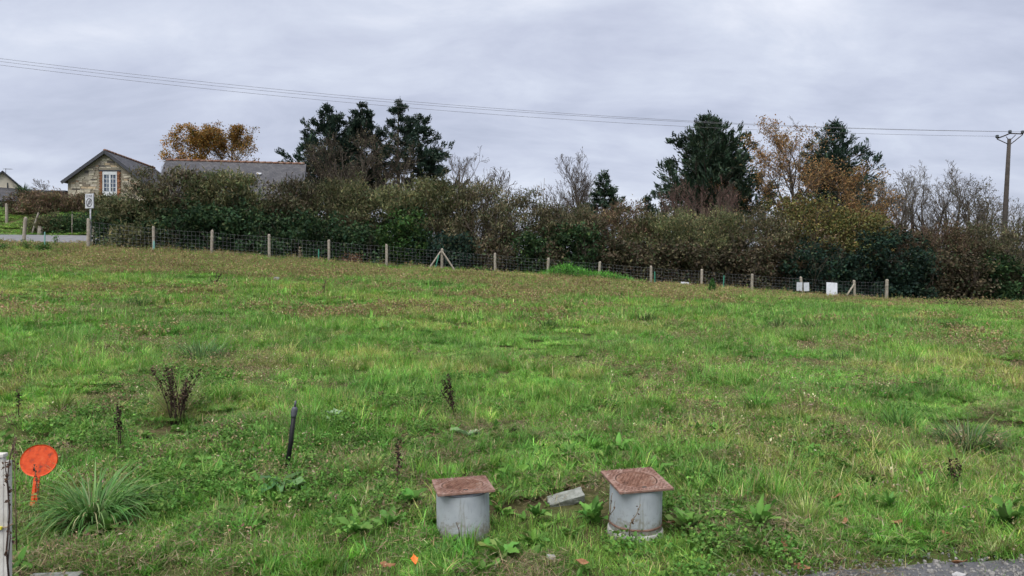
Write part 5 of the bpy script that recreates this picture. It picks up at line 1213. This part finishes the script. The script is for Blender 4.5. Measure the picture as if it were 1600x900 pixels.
rosette('pale grey green leaves right of the black standpipe top', 522, 662, 40, 5, 807, PALE, .55, 1.0)
rosette('large flat leaves at the foot of the black standpipe', 440, 768, 82, 8, 808, [(3, (.085, .165, .06)), (2, (.06, .13, .04))], .34, 1.15)
rosette('leafy plant at the lower right of the tilted lid pipe', 1185, 836, 90, 12, 809, DOCKG, .22, .6)
rosette('bright leafy plant near the lower right corner', 1572, 828, 76, 11, 810, [(3, (.08, .18, .035)), (2, (.11, .21, .05))], .3, .7)
rosette('dark leafy plant below the thin dark stalk', 556, 850, 70, 10, 811, DOCKG, .3, 1.0)
rosette('leafy weed left of the level lid pipe foot', 610, 830, 60, 9, 812, DOCKG, .3, .8)
rosette('leafy weed under the big sedge tuft', 170, 836, 80, 9, 813, DOCKG, .34, .9)
rosette('low weed right of the pale domed tuft', 1390, 800, 56, 10, 814, DOCKG, .26, .7)

# ------------------------------------------------------------------ black standpipe
MAT['black'] = surf('black_plastic', [(.3, (.006, .006, .007)), (.7, (.013, .013, .014))], 20, 4, .55, .05, 60, spec=.25)
MAT['grey_cap'] = surf('grey_plastic_cap', [(.3, (.05, .052, .062)), (.7, (.11, .113, .13))], 20, 4, .4, .05, 60)
b0 = G(446, 742); t0 = at(461, 634, b0.y+.02); v = t0-b0
sp = empty('black_standpipe', b0); tag(sp, 'leaning thin black pipe with grey cap standing in the grass', 'pipe')
MB().tube([-v*.06, v*.45+Vector((.006, 0, 0)), v*.9], [.0175, .017, .0165], 14).build('tube', MAT['black'], sp, smooth=True)
zq = v.to_track_quat('Z', 'Y').to_euler()
MB().lathe([(.0, -.045), (.018, -.045), (.022, -.03), (.024, .0), (.023, .016), (.018, .028), (.010, .034), (0, .035)], 20).build('cap', MAT['grey_cap'], sp, loc=v*.92, rot=zq, smooth=True)
MB().lathe([(0, 0), (.008, 0), (.009, .02), (.006, .045), (0, .046)], 12).build('nipple', MAT['grey_cap'], sp, loc=v*.985, rot=zq, smooth=True)

# ------------------------------------------------------------------ orange paddle
MAT['orange'] = surf('orange_plastic', [(.30, (.15, .045, .025)), (.40, (.42, .05, .014)), (.5, (.58, .062, .010)), (.75, (.64, .11, .035))], 26, 8, .55, .12, 70)
ob = G(51, 800); OD = ob.y
od = empty('orange_paddle', (ob.x, OD, ob.z), (rad(-14), rad(1), rad(10))); tag(od, 'bright orange round paddle marker stuck in the grass', 'marker')
cc_ = CZ+(HY-722)/F*OD-ob.z; rr_ = 27*OD/F
dm_ = MB(); nn_ = 48; a = np.linspace(0, 2*np.pi, nn_, endpoint=False)
V = [(0, -.004, cc_)]+[(rr_*.93*np.cos(t), -.004, cc_+rr_*.86*np.sin(t)) for t in a]+[(rr_*np.cos(t), -.009, cc_+rr_*.92*np.sin(t)) for t in a]+[(rr_*np.cos(t), .006, cc_+rr_*.92*np.sin(t)) for t in a]+[(0, .006, cc_)]
Fq = [[1+i, 1+(i+1) % nn_, 1+nn_+(i+1) % nn_, 1+nn_+i] for i in range(nn_)]+[[1+nn_+i, 1+nn_+(i+1) % nn_, 1+2*nn_+(i+1) % nn_, 1+2*nn_+i] for i in range(nn_)]
Ft = [[0, 1+i, 1+(i+1) % nn_] for i in range(nn_)]+[[3*nn_+1, 1+2*nn_+(i+1) % nn_, 1+2*nn_+i] for i in range(nn_)]
dm_.add(V, [Fq, Ft]); dm_.build('disc', MAT['orange'], od, smooth=False)
hb = cc_-rr_*.9; h_ = MB(); h_.box((0, 0, hb/2-.03), (.036, .012, hb+.08)); h_.box((0, -.012, hb/2-.03), (.008, .014, hb+.04)); h_.build('handle', MAT['orange'], od)
MB().lathe([(0, -.02), (.016, -.014), (.02, 0), (.016, .014), (0, .02)], 14).build('knob', MAT['orange'], od, loc=(.002, -.02, hb*.22), smooth=True)

# ------------------------------------------------------------------ white cabinet at the left edge
MAT['cabinet'] = surf('dirty_white_cabinet', [(.3, (.30, .28, .23)), (.42, (.46, .44, .39)), (.6, (.55, .53, .48)), (.75, (.62, .60, .56))], 9, 8, .6, .15, 40)
MAT['yellow'] = surf('yellow_tie', [(.3, (.45, .42, .03)), (.7, (.6, .55, .05))], 5, 2, .5, 0)
MAT['string'] = surf('tan_string', [(.3, (.3, .22, .14)), (.7, (.42, .32, .2))], 30, 2, .9, 0)
kx, kz = (8-CX)/F*3.2, CZ+(HY-704)/F*3.2
kb = empty('boundary_board', (kx-.30, 3.2, -.03)); tag(kb, 'off white upright panel at the left edge, tied with string', 'panel')
bo = MB().box((0, 0, kz/2), (.60, .022, kz)).build('panel', MAT['cabinet'], kb); bevel(bo, .004, 2)
cp = MB().box((0, 0, kz+.010), (.606, .034, .018)).build('top_edge', MAT['cabinet'], kb); bevel(cp, .004, 2)
MB().box((.305, .008, kz*.49), (.020, .03, kz*.98)).build('edge_strip', MAT['cabinet'], kb)
MB().tube([(-.28, -.016, .42), (.0, -.017, .45), (.20, -.017, .478), (.318, -.014, .49), (.320, .02, .492), (.30, .03, .49)], .003, 6).build('string', MAT['string'], kb)
MB().box((.29, -.02, .487), (.02, .010, .012)).build('tie', MAT['yellow'], kb)
D3 = 3.13
stalk('thin dry bramble stem climbing the edge of the white panel', [near(14, 905, D3), near(10, 860, D3), near(15, 800, D3), near(11, 750, D3), near(16, 712, D3), near(22, 690, D3+.05)], .004, MAT['stalk'], 'dry_bramble', buds=50, seed=10,
      side=[[near(12, 880, D3), near(16, 840, D3), near(14, 815, D3)], [near(14, 770, D3), near(9, 735, D3), near(8, 720, D3)]])
stalk('fluffy grey dry stalk leaning across the orange paddle handle', [near(62, 830, 4.6), near(60, 790, 4.62), near(58, 755, 4.64), near(53, 725, 4.66)], .0035, MAT['stalk_tan'], buds=70, seed=11)
stalk('grey fluffy dry stalk just behind the white panel', [near(26, 860, 3.9), near(24, 770, 3.9), near(22, 710, 3.92), near(24, 680, 3.95)], .0035, MAT['stalk_tan'], buds=60, seed=12)

# ------------------------------------------------------------------ stones, litter, fallen leaves
MAT['concrete'] = surf('pale_concrete', [(.3, (.14, .145, .12)), (.5, (.23, .24, .21)), (.75, (.33, .34, .31))], 22, 7, .9, .8, 60)
MAT['white_stone'] = surf('white_stone', [(.3, (.30, .295, .285)), (.7, (.46, .45, .44))], 30, 5, .85, .5, 60)
def chunk(name, label, loc, size, rot, mat, seed, cat='stone', group=None, rough=.07):
    R = np.random.default_rng(seed); bm = bmesh.new(); bmesh.ops.create_cube(bm, size=1); bmesh.ops.subdivide_edges(bm, edges=bm.edges, cuts=4, use_grid_fill=True)
    for v in bm.verts:
        n = np.array(v.co); d = rough*(fbm(n[0]*4+n[2]*3+seed, n[1]*4-n[2]*2)*2-1)
        v.co = Vector(v.co)*(1+d)+Vector(R.normal(0, .012, 3)); v.co.x *= size[0]; v.co.y *= size[1]; v.co.z *= size[2]
    me = bpy.data.meshes.new(name); bm.to_mesh(me); bm.free(); me.materials.append(mat)
    o = obj(name, me, None, loc, rot); bevel(o, min(size)*.08, 2); return tag(o, label, cat, group)
g = G(885, 790); chunk('concrete_chunk', 'broken pale concrete chunk lying between the two pipes', (g.x, g.y+.05, g.z+.035), (.24, .085, .055), (rad(24), rad(-12), rad(12)), MAT['concrete'], 1, 'concrete chunk')
g = G(861, 873); chunk('small_stone', 'small whitish stone in the grass below the pipes', (g.x, g.y, g.z+.022), (.044, .032, .018), (0, rad(8), .2), MAT['white_stone'], 2)
g = G(105, 897); chunk('stone_slab', 'flat pale stone slab at the bottom left corner', (g.x, 3.70, g.z+.01), (.24, .10, .04), (0, 0, .1), MAT['concrete'], 3, 'stone slab')
g = G(1492, 896); chunk('small_stone', 'small pale stone on the asphalt edge at the bottom right', (g.x+.02, g.y, g.z+.03), (.055, .045, .03), (0, 0, .6), MAT['white_stone'], 4)
g = G(432, 442); chunk('small_stone', 'small white stone in the far left of the field', (g.x, g.y, g.z+.1), (.14, .1, .08), (0, 0, .6), MAT['white_stone'], 5)
MAT['plastic_bag'] = surf('white_plastic_bag', [(.3, (.55, .56, .6)), (.7, (.75, .76, .8))], 8, 5, .4, .4, 20)
g = G(1071, 449); chunk('white_bag', 'crumpled white plastic bag at the foot of the fence', (g.x, g.y, g.z+.13), (.38, .2, .2), (0, rad(10), .3), MAT['plastic_bag'], 6, 'bag', rough=.35)
MAT['litter'] = surf('orange_wrapper', [(.3, (.62, .12, .02)), (.6, (.75, .2, .04)), (.75, (.6, .3, .15))], 30, 3, .4, .2, 60)
def crumple(name, label, px, py, size, mat, seed, cat, group=None, zoff=.03, curl=.5, aspect=.55):
    R = np.random.default_rng(seed); g = G(px, py); n = 7; u = np.linspace(-1, 1, n); U, W = np.meshgrid(u, u, indexing='ij')
    wid = np.sqrt(np.clip(1.02-U**2, .01, 1))*(.8+.2*np.cos(U*9+seed)); Z = curl*(.35*U**2+.3*W**2*R.uniform(.3, 1))+.12*np.sin(U*4+seed)*W+R.normal(0, .04, U.shape)
    V = np.stack([U*size, W*wid*size*aspect, Z*size], -1).reshape(-1, 3); i = np.arange(n-1)[:, None]*n+np.arange(n-1)[None]
    me = mesh_from(name, V, [np.stack([i, i+n, i+n+1, i+1], -1).reshape(-1, 4)], [mat], smooth=True)
    o = obj(name, me, None, g+Vector((0, 0, zoff)), (R.normal(0, .3)+.25, R.normal(0, .25), R.uniform(0, 6.28))); so_ = o.modifiers.new('thick', 'SOLIDIFY'); so_.thickness = .0015
    return tag(o, label, cat, group)
crumple('orange_wrapper', 'crumpled orange plastic wrapper at the bottom edge left of centre', 648, 886, .042, MAT['litter'], 3, 'litter', zoff=.035)
MAT['dead_leaf'] = surf('dead_leaf', [(.3, (.16, .075, .035)), (.55, (.27, .135, .065)), (.75, (.34, .21, .12))], 25, 4, .8, .2, 60)
for k, (px, py, lab) in enumerate([(909, 888, 'fallen tan leaf near the bottom edge, below the gap between the pipes'), (1225, 871, 'large fallen tan leaf at the lower right, beside the leafy plants'), (1253, 893, 'fallen brown leaf at the bottom edge right of the large tan leaf'),
    (1402, 829, 'fallen orange brown leaf below the low weed at right'), (1478, 845, 'fallen brown leaf right of the orange brown one'), (1500, 882, 'fallen brown leaf on the asphalt edge'), (1308, 787, 'fallen tan leaf right of the pale domed tuft'),
    (1320, 828, 'fallen brown leaf on bare soil below the pale domed tuft'), (605, 897, 'small fallen red brown leaf at the bottom edge left of the wrapper'), (1427, 612, 'curled brown leaf standing up in the mid field at right'), (1045, 822, 'dead brown leaf at the right foot of the tilted lid pipe'), (1305, 617, 'small curled brown leaf in the mid field left of the other one')]):
    crumple('fallen_leaf', lab, px, py, .052 if k in (1, 3) else .04, MAT['dead_leaf'], 20+k, 'leaf', 'fallen brown leaves', zoff=.05 if py > 700 else .09, aspect=.5)

# ------------------------------------------------------------------ render settings
cy = scene.cycles
cy.use_adaptive_sampling = True; cy.adaptive_threshold = .03
cy.max_bounces = 4; cy.diffuse_bounces = 2; cy.glossy_bounces = 2; cy.transmission_bounces = 3; cy.transparent_max_bounces = 4
cy.caustics_reflective = False; cy.caustics_refractive = False
